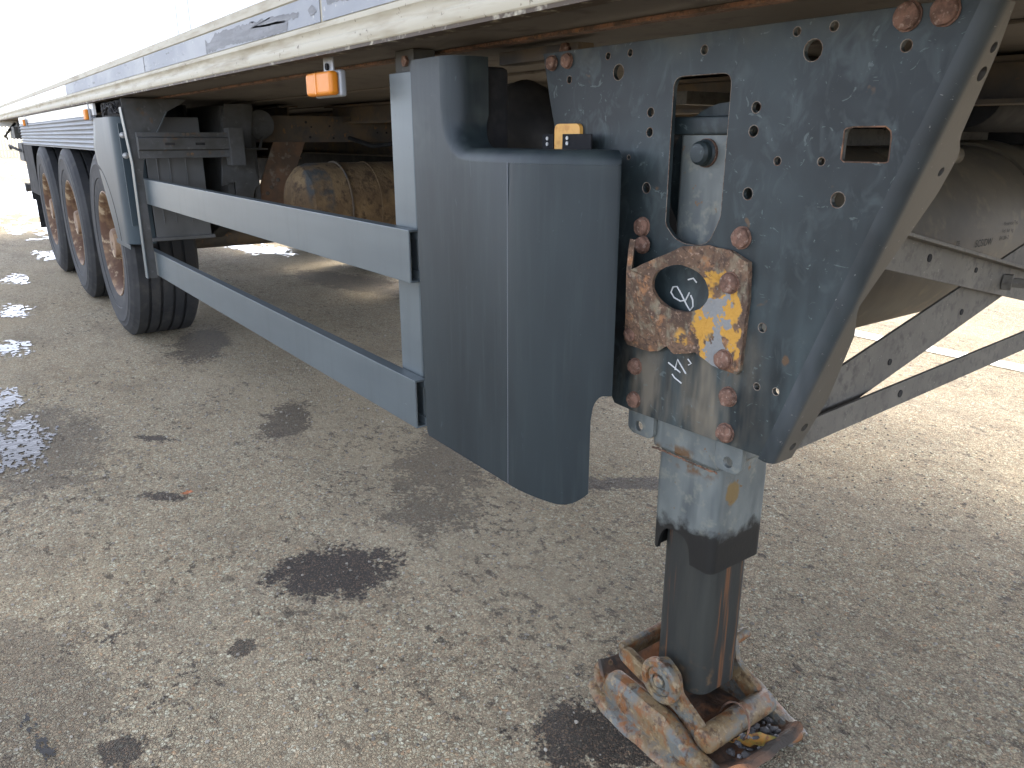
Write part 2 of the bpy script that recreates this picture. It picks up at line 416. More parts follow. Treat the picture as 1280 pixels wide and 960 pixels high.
def water_mat():
    m, t, b = newmat('puddle_water')
    b.inputs['Base Color'].default_value = (.035, .034, .032, 1)
    b.inputs['Specular IOR Level'].default_value = .14
    b.inputs['Roughness'].default_value = .10
    b.inputs['IOR'].default_value = 1.33
    bn = t.nodes.new('ShaderNodeBump'); bn.inputs['Strength'].default_value = .3; bn.inputs['Distance'].default_value = .008
    t.links.new(noise(t, 22, 3, .6), bn.inputs['Height']); t.links.new(bn.outputs[0], b.inputs['Normal'])
    return m
M['water'] = water_mat()
M['line'] = mat('worn_white_paint', (.66, .64, .56), .8, layers=[dict(col=(.28, .26, .22), scale=9, lo=.50, hi=.66), dict(col=(.26, .24, .2), scale=70, lo=.55, hi=.66)], bump=[(90, .3, .003, U)])
M['fence'] = mat('pale_fence', (.60, .56, .42), .7)
M['bark'] = mat('bark', (.10, .075, .055), .9, bump=[(20, .5, .03, (1, 1, .3))])
M['leafgreen'] = mat('foliage', (.055, .085, .025), .6, layers=[dict(col=(.10, .12, .035), scale=.8, lo=.4, hi=.6), dict(col=(.14, .11, .03), scale=2.1, lo=.58, hi=.7)])
M['deadleaf'] = mat('autumn_leaf', (.42, .20, .035), .6, layers=[dict(col=(.22, .20, .04), scale=40, lo=.45, hi=.6), dict(col=(.22, .07, .02), scale=70, lo=.55, hi=.68)])
M['redleaf'] = mat('red_leaf', (.36, .13, .05), .6)
M['stone'] = mat('loose_stone', (.22, .195, .155), .9, spec=.2, layers=[dict(col=(.34, .31, .25), scale=35, lo=.50, hi=.62), dict(col=(.10, .09, .075), scale=28, lo=.55, hi=.66)])
M['darkstone'] = mat('dark_gravel', (.10, .095, .09), .8, layers=[dict(col=(.30, .29, .28), scale=60, lo=.58, hi=.64)])

# ------------------------------------------------------------------ mesh helpers
def link(name, me, parent):
    o = bpy.data.objects.new(name, me)
    COL.objects.link(o)
    if parent is not None: o.parent = parent
    return o

def finish(name, bm, m, parent=None, bev=0.0, seg=2, ang=38, merge=True, wn=False):
    if merge: bmesh.ops.remove_doubles(bm, verts=bm.verts, dist=1e-5)
    bmesh.ops.recalc_face_normals(bm, faces=bm.faces)
    if bev > 0:
        es = [e for e in bm.edges if len(e.link_faces) == 2 and e.calc_face_angle(0) > .5]
        bmesh.ops.bevel(bm, geom=es, offset=bev, segments=seg, profile=.5, affect='EDGES', clamp_overlap=True)
    me = bpy.data.meshes.new(name)
    bm.to_mesh(me); bm.free()
    for p in me.polygons: p.use_smooth = True
    me.set_sharp_from_angle(angle=R(ang))
    me.materials.append(M[m])
    o = link(name, me, parent)
    if bev > 0 or wn: weighted(o)
    return o

def weighted(o):
    md = o.modifiers.new('wn', 'WEIGHTED_NORMAL'); md.weight = 100; md.keep_sharp = True

def b_box(bm, x0, x1, y0, y1, z0, z1, rot=None, at=None):
    vs = [bm.verts.new((x, y, z)) for x in (x0, x1) for y in (y0, y1) for z in (z0, z1)]
    if rot is not None:
        for v in vs: v.co = rot @ v.co + Vector(at)
    for f in ((0, 1, 3, 2), (4, 6, 7, 5), (0, 4, 5, 1), (2, 3, 7, 6), (0, 2, 6, 4), (1, 5, 7, 3)):
        bm.faces.new([vs[i] for i in f])

def box(name, x0, x1, y0, y1, z0, z1, m, parent, bev=.003, seg=2):
    bm = bmesh.new(); b_box(bm, x0, x1, y0, y1, z0, z1)
    return finish(name, bm, m, parent, bev, seg)

def bar(name, a, b_, w_, h_, m, parent, bev=.002, up=(0, 0, 1)):
    """box beam from point a to point b, w_ across, h_ along up"""
    a, b_ = Vector(a), Vector(b_)
    d = b_ - a; L = d.length; d.normalize()
    s = d.cross(Vector(up)); s.normalize(); u = s.cross(d)
    rot = Matrix((d, s, u)).transposed()
    bm = bmesh.new(); b_box(bm, 0, L, -w_ / 2, w_ / 2, -h_ / 2, h_ / 2, rot, a)
    return finish(name, bm, m, parent, bev)

def prism(name, pts, axis, a0, a1, m, parent, bev=0.0, ang=38):
    bm = bmesh.new()
    def v3(p, a):
        return {'x': (a, p[0], p[1]), 'y': (p[0], a, p[1]), 'z': (p[0], p[1], a)}[axis]
    A = [bm.verts.new(v3(p, a0)) for p in pts]; B = [bm.verts.new(v3(p, a1)) for p in pts]
    n = len(pts)
    bm.faces.new(A); bm.faces.new(B[::-1])
    for i in range(n): bm.faces.new((A[i], B[i], B[(i + 1) % n], A[(i + 1) % n]))
    return finish(name, bm, m, parent, bev, ang=ang)

def b_tube(bm, pts, r, n=10, cap=True, closed=False):
    pts = [Vector(p) for p in pts]
    rings = []
    N = len(pts)
    up = None
    for i, p in enumerate(pts):
        if closed: d = pts[(i + 1) % N] - pts[i - 1]
        else: d = pts[min(i + 1, N - 1)] - pts[max(i - 1, 0)]
        d.normalize()
        if up is None:
            up = Vector((0, 0, 1)) if abs(d.z) < .9 else Vector((1, 0, 0))
        s = d.cross(up); s.normalize(); up = s.cross(d)
        rr = r[i] if isinstance(r, (list, tuple)) else r
        rings.append([bm.verts.new(p + (s * math.cos(2 * math.pi * k / n) + up * math.sin(2 * math.pi * k / n)) * rr) for k in range(n)])
    for i in range(N if closed else N - 1):
        a, b_ = rings[i], rings[(i + 1) % N]
        for k in range(n): bm.faces.new((a[k], a[(k + 1) % n], b_[(k + 1) % n], b_[k]))
    if cap and not closed:
        bm.faces.new(rings[0][::-1]); bm.faces.new(rings[-1])

def tube(name, pts, r, m, parent, n=10, closed=False):
    bm = bmesh.new(); b_tube(bm, pts, r, n, True, closed)
    return finish(name, bm, m, parent, ang=50)

def b_lathe(bm, prof, n, origin=(0, 0, 0), axis=(0, 1, 0), cap=True):
    """prof: (radius, distance along axis)"""
    ax = Vector(axis).normalized()
    s = ax.cross(Vector((0, 0, 1)) if abs(ax.z) < .9 else Vector((1, 0, 0))); s.normalize(); u = s.cross(ax)
    o = Vector(origin)
    rings = []
    for (r, h) in prof:
        rings.append([bm.verts.new(o + ax * h + (s * math.cos(2 * math.pi * k / n) + u * math.sin(2 * math.pi * k / n)) * max(r, 1e-4)) for k in range(n)])
    for a, b_ in zip(rings, rings[1:]):
        for k in range(n): bm.faces.new((a[k], a[(k + 1) % n], b_[(k + 1) % n], b_[k]))
    if cap:
        bm.faces.new(rings[0][::-1]); bm.faces.new(rings[-1])

def lathe(name, prof, n, origin, axis, m, parent, cap=True, ang=38):
    bm = bmesh.new(); b_lathe(bm, prof, n, origin, axis, cap)
    return finish(name, bm, m, parent, ang=ang)

def circle(cx, cz, r, n=20, rz=None):
    rz = rz or r
    return [(cx + r * math.cos(2 * math.pi * i / n), cz + rz * math.sin(2 * math.pi * i / n)) for i in range(n)]

def rounded(pts, r, n=5):
    """round the corners of a polygon; r may be a list"""
    out = []
    N = len(pts)
    for i in range(N):
        p0, p, p1 = Vector(pts[i - 1]), Vector(pts[i]), Vector(pts[(i + 1) % N])
        rr = r[i] if isinstance(r, (list, tuple)) else r
        if rr <= 0: out.append(tuple(p)); continue
        a, b_ = (p0 - p), (p1 - p)
        rr2 = min(rr, a.length * .49, b_.length * .49)
        a.normalize(); b_.normalize()
        A, B = p + a * rr2, p + b_ * rr2
        for k in range(n + 1):
            q = k / n
            out.append(tuple((1 - q) ** 2 * A + 2 * q * (1 - q) * p + q * q * B))
    return out

def sheet(name, loops, y_front, thick, m, parent, bev=.0008, conv=None):
    """flat steel sheet in the x/z plane with real holes; its camera-side face at y_front"""
    cu = bpy.data.curves.new('tmp', 'CURVE')
    cu.dimensions = '2D'; cu.fill_mode = 'BOTH'
    cu.extrude = thick / 2 - bev; cu.bevel_depth = bev; cu.bevel_resolution = 1; cu.offset = -bev
    for lp in loops:
        sp = cu.splines.new('POLY'); sp.points.add(len(lp) - 1)
        for q, p in zip(sp.points, lp): q.co = (p[0], p[1], 0, 1)
        sp.use_cyclic_u = True
    o = bpy.data.objects.new('tmp', cu); COL.objects.link(o)
    dg = bpy.context.evaluated_depsgraph_get()
    me = bpy.data.meshes.new_from_object(o.evaluated_get(dg))
    bpy.data.objects.remove(o); bpy.data.curves.remove(cu)
    for v in me.vertices:
        p = (v.co.x, y_front + thick / 2 - v.co.z, v.co.y)
        v.co = conv(p) if conv else p
    me.name = name
    bm = bmesh.new(); bm.from_mesh(me); bpy.data.meshes.remove(me)
    return finish(name, bm, m, parent, ang=12)

def apply_mods(o):
    dg = bpy.context.evaluated_depsgraph_get()
    me = bpy.data.meshes.new_from_object(o.evaluated_get(dg))
    o.modifiers.clear()
    old = o.data; o.data = me; me.name = o.name; bpy.data.meshes.remove(old)
    for p in me.polygons: p.use_smooth = True
    me.set_sharp_from_angle(angle=R(38))

def solidify(o, t, off=-1):
    md = o.modifiers.new('s', 'SOLIDIFY'); md.thickness = t; md.offset = off; md.use_even_offset = False
    bpy.context.view_layer.update(); apply_mods(o)

def empty(name, loc, parent=None):
    o = bpy.data.objects.new(name, None); COL.objects.link(o); o.location = loc
    o.empty_display_size = .2
    if parent is not None: o.parent = parent
    return o

def tag(o, label, cat, group=None):
    o['label'] = label; o['category'] = cat
    if group: o['group'] = group
    return o

def copy_tree(o, parent, dloc=(0, 0, 0)):
    c = o.copy(); COL.objects.link(c); c.parent = parent
    c.location = Vector(o.location) + Vector(dloc)
    for ch in list(o.children):
        d = ch.copy(); COL.objects.link(d); d.parent = c
    return c

# ------------------------------------------------------------------ setting: ground, puddles, line
bm = bmesh.new()
gx = [-300, -120, -60, -30, -15, -8, -4, -2, 0, 2, 6, 20, 120]
gy = [-200, -60, -20, -8, -3, -1, 0, 1, 2, 4, 8, 25, 80, 250]
gv = [[bm.verts.new((x, y, 0)) for y in gy] for x in gx]
for i in range(len(gx) - 1):
    for j in range(len(gy) - 1): bm.faces.new((gv[i][j], gv[i + 1][j], gv[i + 1][j + 1], gv[i][j + 1]))
g = finish('ground', bm, 'ground'); g['kind'] = 'structure'

def puddle(cx, cy, rx, ry, rot, cell, thr=.0, seed=0, z=.004, nsc=(3, 14)):
    bm = bmesh.new()
    n1, n2 = int(2.6 * rx / cell), int(2.6 * ry / cell)
    cr, sr = math.cos(R(rot)), math.sin(R(rot))
    vd = {}
    def vv(i, j):
        if (i, j) not in vd:
            a, b_ = (i - n1 / 2) * cell, (j - n2 / 2) * cell
            a += (mnoise.noise((i * .7, j * .7, seed)) * .9) * cell; b_ += (mnoise.noise((i * .7 + 9, j * .7, seed)) * .9) * cell
            vd[(i, j)] = bm.verts.new((cx + a * cr - b_ * sr, cy + a * sr + b_ * cr, z))
        return vd[(i, j)]
    for i in range(n1):
        for j in range(n2):
            a, b_ = (i + .5 - n1 / 2) * cell, (j + .5 - n2 / 2) * cell
            d = (a / rx) ** 2 + (b_ / ry) ** 2
            h = mnoise.noise((a * nsc[0], b_ * nsc[0] * 2, seed)) * .7 + mnoise.noise((a * nsc[1], b_ * nsc[1] * 2, seed + 5)) * .8 + mnoise.noise((a * nsc[1] * 2.7, b_ * nsc[1] * 4, seed + 8)) * .6
            if d + h * 1.25 < .36 + thr: bm.faces.new((vv(i, j), vv(i + 1, j), vv(i + 1, j + 1), vv(i, j + 1)))
    if not bm.faces: bm.free(); return
    o = finish('puddle', bm, 'water', merge=False); o['kind'] = 'structure'
puddle(-3.40, -.75, .42, .15, 0, .0055, -.05, 1, nsc=(6, 26))
puddle(-3.98, -.76, .24, .10, 0, .006, .0, 2, nsc=(6, 26))
puddle(-4.98, -.64, .26, .10, 0, .008, 0, 3, nsc=(6, 20))
puddle(-6.10, -.54, .30, .11, 0, .010, .05, 4, nsc=(5, 18))
puddle(-7.50, -.42, .32, .12, 0, .016, .05, 5, nsc=(5, 16))
puddle(-8.95, -.06, .45, .13, 0, .018, .05, 6, nsc=(4, 14))
puddle(-8.15, 1.80, .75, .22, 10, .018, .15, 7, nsc=(3, 12))
puddle(-1.52, -.86, .12, .020, 10, .004, -.25, 8, nsc=(14, 60))
puddle(-17.5, .8, 6.5, 2.2, 0, .05, .30, 9, nsc=(.35, 2.6))
puddle(-32.0, 2.0, 6.0, 3.0, 0, .12, .2, 10, nsc=(.25, 1.4))

def strip(name, x0, x1, y0, y1, z, m):
    bm = bmesh.new()
    bm.faces.new([bm.verts.new(p) for p in ((x0, y0, z), (x1, y0, z), (x1, y1, z), (x0, y1, z))])
    o = finish(name, bm, m, merge=False); o['kind'] = 'structure'; return o
strip('painted_line', -30, 30, 3.42, 3.56, .004, 'line')
strip('painted_line', -39.2, -38.7, -20, 25, .004, 'line')

# ------------------------------------------------------------------ the semi-trailer
T = empty('semi_trailer', (0, 0, 0))      # parts are modelled in metres about this ground point below the trailer side
tag(T, 'white box semi-trailer standing on a rusty landing leg beside dark slate covers and side rails', 'trailer')

BX0, BX1, BY0, BY1 = -11.62, 1.9, -.08, 2.52
# body box: two side panels with panel seams, roof, ends
def side(y0, y1, nm):
    xs = [BX0, -9.6, -7.35, -5.47, -4.44, -4.24, -2.93, -2.78, -.6, BX1]
    p = empty(nm, (0, 0, 0), T)
    for a, b_ in zip(xs, xs[1:]):
        box('panel', a + .006, b_ - .006, y0, y1, 1.4535, 3.98, 'panel', p, .002, 1)
    return p
side(BY0 + .004, BY0 + .06, 'side_wall')
side(BY1 - .06, BY1 - .004, 'side_wall')
box('roof', BX0, BX1, BY0, BY1, 3.981, 4.02, 'panel', T, .01)
box('front_wall', BX1 + .001, BX1 + .06, BY0, BY1, 1.30, 4.02, 'panel', T, .01)
box('rear_door', BX0 - .08, BX0 - .001, BY0, BY1, 1.24, 4.02, 'panel', T, .01)
# lower sill: one extruded aluminium profile (y, z)
SILL = [(BY0 + .0, 1.4525), (BY0 - .004, 1.4495), (BY0 - .0045, 1.428), (BY0 - .001, 1.4255), (BY0 - .001, 1.366), (BY0 - .0065, 1.364), (BY0 - .0075, 1.361),
        (BY0 - .0075, 1.354), (BY0 - .0055, 1.351), (BY0 - .003, 1.345), (BY0 - .0025, 1.338), (BY0 - .004, 1.333), (BY0 - .0075, 1.331), (BY0 - .0095, 1.326), (BY0 - .010, 1.318),
        (BY0 - .0085, 1.310), (BY0 - .006, 1.3065), (BY0 - .006, 1.301), (BY0 + .030, 1.301), (BY0 + .030, 1.309), (BY0 + .06, 1.309), (BY0 + .06, 1.4525)]
sill = prism('sill_rail', SILL, 'x', BX0, BX1, 'ivory', T, ang=24)
def jag_strip(name, x0, x1, z0, z1, m, parent, y, amp, step, seed):
    rnd = random.Random(seed)
    top, bot = [], []
    n = max(2, int((x1 - x0) / step))
    for i in range(n + 1):
        x = x0 + (x1 - x0) * i / n
        top.append((x + rnd.uniform(-.3, .3) * step, z1 + rnd.uniform(-amp, amp)))
        bot.append((x + rnd.uniform(-.3, .3) * step, z0 + rnd.uniform(-amp, amp) * .4))
    bm = bmesh.new()
    A = [bm.verts.new((p[0], y, p[1])) for p in top]; B = [bm.verts.new((p[0], y, p[1])) for p in bot]
    for i in range(n): bm.faces.new((A[i], B[i], B[i + 1], A[i + 1]))
    return finish(name, bm, m, parent)
for a, b_ in ((-11.6, -5.6), (-5.59, -3.462), (-3.450, -1.735), (-1.722, 1.88)):
    box('band_strip', a, b_, BY0 - .0035, BY0 - .0012, 1.3675, 1.4245, 'band' if a > -5.6 else 'panel', sill, .0005, 1)
# scuffed-off paint patches on the band
def patch(pts, seed):
    rnd = random.Random(seed)
    out = []
    for i, p in enumerate(pts):
        q = pts[(i + 1) % len(pts)]
        L = math.hypot(q[0] - p[0], q[1] - p[1]); n = max(1, int(L / .012))
        for k in range(n):
            f = k / n
            out.append((p[0] + (q[0] - p[0]) * f + rnd.uniform(-.004, .004), p[1] + (q[1] - p[1]) * f + rnd.uniform(-.003, .003)))
    bm = bmesh.new()
    bm.faces.new([bm.verts.new((a, BY0 - .0042, b_)) for a, b_ in out])
    bmesh.ops.triangulate(bm, faces=bm.faces)
    finish('scuff_mark', bm, 'scuff', sill, merge=False)
patch([(-2.607, 1.409), (-2.571, 1.395), (-2.504, 1.417), (-2.353, 1.415), (-2.216, 1.413), (-2.008, 1.408), (-1.854, 1.402), (-1.861, 1.390),
       (-2.097, 1.398), (-2.20, 1.401), (-1.922, 1.388), (-1.932, 1.369), (-2.105, 1.370), (-2.298, 1.372), (-2.405, 1.376), (-2.482, 1.373), (-2.607, 1.370)], 3)
patch([(-1.80, 1.397), (-1.775, 1.404), (-1.755, 1.400), (-1.752, 1.390), (-1.785, 1.386)], 5)
patch([(-1.70, 1.416), (-1.60, 1.420), (-1.35, 1.415), (-1.36, 1.396), (-1.55, 1.393), (-1.69, 1.398)], 6)
patch([(-3.10, 1.405), (-3.06, 1.412), (-3.05, 1.405)], 8)

# underside of the floor with longitudinal seams
fl = box('floor_underside', BX0 + .01, BX1, BY0 + .062, BY1 - .062, 1.309, 1.36, 'floor', T, 0)
for y in (.118, .62, 1.22, 1.82):
    box('seam_strip', BX0 + .1, BX1 - .05, y, y + .028, 1.302, 1.3085, 'rust' if y < .2 else 'floor', fl, .001, 1)
box('sill_rail', BX0, BX1, BY1 - .06, BY1, 1.301, 1.4535, 'ivory', T, .004)

# chassis: two longitudinals and cross members
def ibeam(y, x0, x1, z0, z1, m='frame', wd=.12):
    t = .010
    pr = [(y - wd / 2, z1), (y + wd / 2, z1), (y + wd / 2, z1 - t), (y + t / 2, z1 - t), (y + t / 2, z0 + t), (y + wd / 2, z0 + t),
          (y + wd / 2, z0), (y - wd / 2, z0), (y - wd / 2, z0 + t), (y - t / 2, z0 + t), (y - t / 2, z1 - t), (y - wd / 2, z1 - t)]
    return prism('chassis_beam', pr, 'x', x0, x1, m, T)
ibeam(.92, -11.4, -4.62, 1.0, 1.30)
ibeam(1.72, -11.4, -4.62, 1.0, 1.30)
ibeam(1.20, -4.61, 1.2, 1.20, 1.30)
ibeam(1.62, -4.61, 1.2, 1.20, 1.30)
def xbeam(x, y0, y1, z0, z1, m='frame', wd=.07, parent=T):
    t = .006
    pr = [(x + wd / 2, z1), (x + wd / 2, z0), (x - wd / 2, z0), (x - wd / 2, z0 + t), (x + wd / 2 - t, z0 + t), (x + wd / 2 - t, z1 - t), (x - wd / 2, z1 - t), (x - wd / 2, z1)]
    return prism('cross_member', pr, 'y', y0, y1, m, parent)
cm = xbeam(-4.40, .60, 2.3, 1.098, 1.238)
for (y, z, r) in ((.92, 1.205, .007), (.95, 1.18, .005), (1.06, 1.185, .006), (.94, 1.125, .007), (1.08, 1.12, .006), (1.36, 1.15, .005), (1.42, 1.15, .006), (1.55, 1.15, .005), (1.60, 1.15, .008), (1.52, 1.125, .005)):
    lathe('punched_hole', [(r, 0), (r, .004)], 10, (-4.3665, y, z), (1, 0, 0), 'black', cm)
xbeam(-7.0, .3, 2.2, 1.12, 1.28)
xbeam(-2.30, .9, 2.0, 1.215, 1.29)

# diagonal brace plate and suspension hanger in front of the axles
def yz_plate(name, pts, x0, x1, m, parent=T, bev=.002): return prism(name, pts, 'x', x0, x1, m, parent, bev)
br = yz_plate('brace_plate', [(.712, 1.10), (.895, 1.10), (.735, .745), (.565, .745)], -4.345, -4.333, 'brownplate')
for (y, z) in ((.80, 1.055), (.68, .86), (.655, .83), (.72, .90)):
    lathe('bolt', [(.011, 0), (.011, .006), (.006, .008)], 8, (-4.333, y, z), (1, 0, 0), 'frame', br)
hg = empty('suspension_hanger', (0, 0, 0), T)
yz_plate('hanger_plate', [(.455, 1.29), (.60, 1.29), (.575, 1.07), (.60, .88), (.575, .865), (.555, .80), (.47, .80), (.47, .90), (.40, .88), (.42, 1.07)], -4.30, -4.285, 'galv', hg)
box('hanger_shelf', -4.38, -4.22, .43, .64, 1.062, 1.070, 'galv', hg, .001)
yz_plate('gusset', [(.615, 1.075), (.64, 1.13), (.65, 1.128), (.63, 1.07)], -4.30, -4.29, 'galv', hg)
lathe('disc', [(.075, 0), (.075, .008), (.06, .010)], 24, (-4.31, .64, 1.19), (1, 0, 0), 'galv', hg)
box('hanger_wall', -4.95, -4.31, .44, .47, .72, 1.28, 'galv', hg, .002)
box('hanger_wall', -4.95, -4.31, .58, .61, .72, 1.28, 'galv', hg, .002)
# trailing arm / spring below hanger
bar('trailing_arm', (-4.6, .52, .72), (-5.2, .52, .50), .09, .11, 'galv', hg, .01)

# transverse air reservoir, dirt crusted
R_T = .205
lathe('air_tank', [(.02, .0), (.09, .008), (.15, .03), (.19, .065), (R_T, .11), (R_T, .40), (R_T + .003, .402), (R_T + .003, .41), (R_T, .412), (R_T, 1.45), (.19, 1.50), (.12, 1.54), (.02, 1.55)],
      48, (-3.75, .555, .80), (0, 1, 0), 'tan', T, ang=30)
for y in (.80, 1.70):
    tube('tank_strap', [(-3.75 + (R_T + .004) * math.cos(a * math.pi / 16), y, .80 + (R_T + .004) * math.sin(a * math.pi / 16)) for a in range(32)], .006, 'frame', T, 6, True)
# added dark box on the far side, shuts out bright background, shades the ground
sb = box('backdrop_blocker', -11.0, -2.4, 1.86, 2.10, .70, 1.295, 'black', T, .02)
# valves and cabling near tank
tube('air_hose', [(-3.3, 1.4, 1.25), (-3.4, 1.2, 1.12), (-3.9, 1.1, 1.08), (-4.3, 1.15, 1.12)], .012, 'black', T, 8)

# ------------------------------------------------------------------ side guard
def crail(z0, z1, x0, x1):
    t, d, lip = .0055, .031, .024
    pr = [(0, z0), (0, z1), (d, z1), (d, z1 - lip), (d - t, z1 - lip), (d - t, z1 - t), (t, z1 - t), (t, z0 + t), (d - t, z0 + t), (d - t, z0 + lip), (d, z0 + lip), (d, z0)]
    return prism('guard_rail', pr, 'x', x0, x1, 'alu', T, .0022)
crail(.813, .932, -4.64, -1.528)
crail(.462, .582, -4.60, -1.526)
gp = empty('guard_post', (0, 0, 0), T)
prism('post', [(-1.650, .034), (-1.552, .034), (-1.549, .038), (-1.549, .082), (-1.555, .082), (-1.555, .040), (-1.644, .040), (-1.644, .082), (-1.650, .082)], 'z', .452, 1.262, 'alu', gp, .0015)
box('post_cap', -1.642, -1.558, .046, .10, 1.215, 1.308, 'galv', gp, .002)
lathe('bolt', [(.012, 0), (.012, .007), (.007, .009)], 6, (-1.59, .046, 1.285), (0, -1, 0), 'rustbolt', gp)
# rear guard bracket: a gusset plate set across the trailer
gb = empty('guard_bracket', (0, 0, 0), T)
yz_plate('gusset_plate', [(-.058, 1.30), (.235, 1.30), (.215, 1.283), (.138, 1.241), (.008, 1.021), (-.006, .948), (-.005, .455), (-.047, .455), (-.040, 1.004)], -4.156, -4.150, 'galv', gb, .001)
bm = bmesh.new()
pts = [(-.060, 1.26), (-.042, 1.004), (-.049, .455)]
A = [bm.verts.new((-4.19, p[0], p[1])) for p in pts]; B = [bm.verts.new((-4.140, p[0], p[1])) for p in pts]
for i in range(2): bm.faces.new((A[i], B[i], B[i + 1], A[i + 1]))
fo = finish('flange', bm, 'alu', gb); solidify(fo, .004)
bm = bmesh.new()
A = [bm.verts.new((-4.17, y, z)) for y, z in ((.135, 1.243), (.006, 1.023))]; B = [bm.verts.new((-4.142, y, z)) for y, z in ((.135, 1.243), (.006, 1.023))]
bm.faces.new((A[0], B[0], B[1], A[1]))
fo = finish('flange', bm, 'alu', gb); solidify(fo, .004)

# ------------------------------------------------------------------ wheels
RW = .535
def tyre_profile():
    """(radius, y) from outer bead over the sidewall and tread to the inner bead; y=0 is the outer bulge"""
    p = [(.292, .030), (.300, .018), (.315, .012), (.335, .012), (.350, .007), (.368, .007), (.372, .003), (.405, .0005), (.440, 0.0), (.446, -.002),
         (.452, 0.0), (.470, .004), (.476, .003), (.482, .006), (.498, .014), (.508, .018), (.512, .022), (.522, .030), (.530, .036)]
    y0, wd = .040, .300
    gro = (.055, .115, .180, .240)
    cur = [(RW, y0)]
    for g_ in gro:
        cur += [(RW, y0 + g_ - .008), (RW - .014, y0 + g_ - .005), (RW - .014, y0 + g_ + .005), (RW, y0 + g_ + .008)]
    cur.append((RW, y0 + wd))
    p += cur
    p += [(.525, y0 + wd + .010), (.50, y0 + wd + .022), (.45, y0 + wd + .034), (.37, y0 + wd + .03), (.292, y0 + wd + .01)]
    return p
def make_wheel(xc):
    wl = empty('wheel', (xc, -.075, RW), T)
    o = Vector((0, 0, 0))
    lathe('tyre', tyre_profile(), 96, (0, 0, 0), (0, 1, 0), 'tyre', wl, cap=False, ang=32)
    lathe('rim', [(.296, .022), (.300, .014), (.294, .012), (.284, .020), (.279, .034), (.266, .050), (.262, .10), (.256, .15), (.250, .162), (.235, .158), (.20, .135), (.172, .118), (.165, .118), (.10, .118), (.098, .123), (.01, .123)],
          64, (0, 0, 0), (0, 1, 0), 'rim', wl, cap=False, ang=40)
    lathe('hub', [(.118, .125), (.118, .075), (.110, .066), (.095, .060), (.085, .030), (.078, .022), (.01, .020)], 32, (0, 0, 0), (0, 1, 0), 'rim', wl, cap=False)
    for k in range(10):
        a = 2 * math.pi * (k + .3) / 10
        bm = bmesh.new()
        b_lathe(bm, [(.026, .119), (.026, .113), (.019, .111), (.019, .082), (.016, .079), (.011, .078), (.011, .062)], 6, (.1425 * math.cos(a), 0, .1425 * math.sin(a)), (0, 1, 0))
        finish('wheel_nut', bm, 'rim', wl)
    for k in range(10):
        a = 2 * math.pi * (k + .8) / 10
        lathe('hand_hole', [(.026, .1475), (.026, .144)], 14, (.212 * math.cos(a), 0, .212 * math.sin(a)), (0, 1, 0), 'black', wl)
    lathe('brake_drum', [(.20, .16), (.21, .17), (.21, .40), (.15, .42)], 40, (0, 0, 0), (0, 1, 0), 'frame', wl)
    return wl
W0 = make_wheel(-5.0)
copy_tree(W0, T, (-1.39, 0, 0))
copy_tree(W0, T, (-2.78, 0, 0))
for i in range(3):
    lathe('axle', [(.065, 0), (.065, 1.75)], 24, (-5.0 - 1.39 * i, .35, RW), (0, 1, 0), 'frame', T)
    c = copy_tree(W0, T, (-1.39 * i, 2.59, 0)); c.rotation_euler = (0, 0, math.pi)
    # air bellows
    lathe('air_bellows', [(.10, 0), (.135, .03), (.14, .10), (.115, .14), (.14, .18), (.135, .25), (.11, .28)], 28, (-5.38 - 1.39 * i, .72, .70), (0, 0, 1), 'rubber', T)

# ribbed apron above the wheels
ap = empty('wheel_apron', (0, 0, 0), T)
prof = []
z = 1.236
nr = 7
pitch = (1.236 - 1.056) / nr
for k in range(nr):
    zt = 1.236 - k * pitch
    prof += [(-.060, zt), (-.060, zt - pitch * .10), (-.067, zt - pitch * .28), (-.070, zt - pitch * .5), (-.067, zt - pitch * .72), (-.060, zt - pitch * .90)]
prof += [(-.060, 1.054), (-.050, 1.054), (-.050, 1.238), (-.060, 1.238)]
prism('ribbed_sheet', prof, 'x', -9.05, -4.91, 'ribs', ap, ang=30)
box('top_strip', -9.05, -4.88, -.064, -.050, 1.239, 1.300, 'panel', ap, .001)
box('backing_wall', -9.05, -4.6, -.02, .32, 1.085, 1.10, 'black', ap, .002)
box('inner_wall', -9.0, -4.6, .33, .345, .75, 1.29, 'black', ap, .002)

# mud guard around the front of the first wheel
mg = empty('mudguard', (0, 0, 0), T)
left = [(-4.86, 1.222), (-4.985, 1.075), (-4.93, .96), (-4.82, .80), (-4.735, .68), (-4.665, .575)]
bm = bmesh.new()
rows = []
for i in range(21):
    f = i / 20 * (len(left) - 1); k = min(int(f), len(left) - 2); q = f - k
    lx = left[k][0] + (left[k + 1][0] - left[k][0]) * q; lz = left[k][1] + (left[k + 1][1] - left[k][1]) * q
    zr = 1.222 - (1.222 - .60) * i / 20
    xr = -4.345
    row = [(lx, -.066, lz), (lx + .01, -.071, lz)]
    for s_ in range(1, 9):
        q2 = s_ / 8
        row.append((lx + .01 + (xr - .09 - lx - .01) * q2, -.071, lz + (zr - lz) * q2))
    for a in range(1, 7):
        ph = a / 6 * math.pi / 2
        row.append((xr - .09 + .09 * math.sin(ph), -.071 + .07 * (1 - math.cos(ph)), zr))
    row += [(xr, .05, zr)]
    rows.append([bm.verts.new(p) for p in row])
for a, b_ in zip(rows, rows[1:]):
    for k in range(len(a) - 1): bm.faces.new((a[k], a[k + 1], b_[k + 1], b_[k]))
mo = finish('side_shell', bm, 'mud', mg, ang=45); solidify(mo, .004, 1)
fw = box('front_shell', -4.345, -4.333, .055, .33, .625, 1.222, 'mudlight', mg, .002)
for y in (.10, .16, .24):
    box('rib', -4.335, -4.328, y, y + .006, .70, 1.15, 'mudlight', fw, .002)
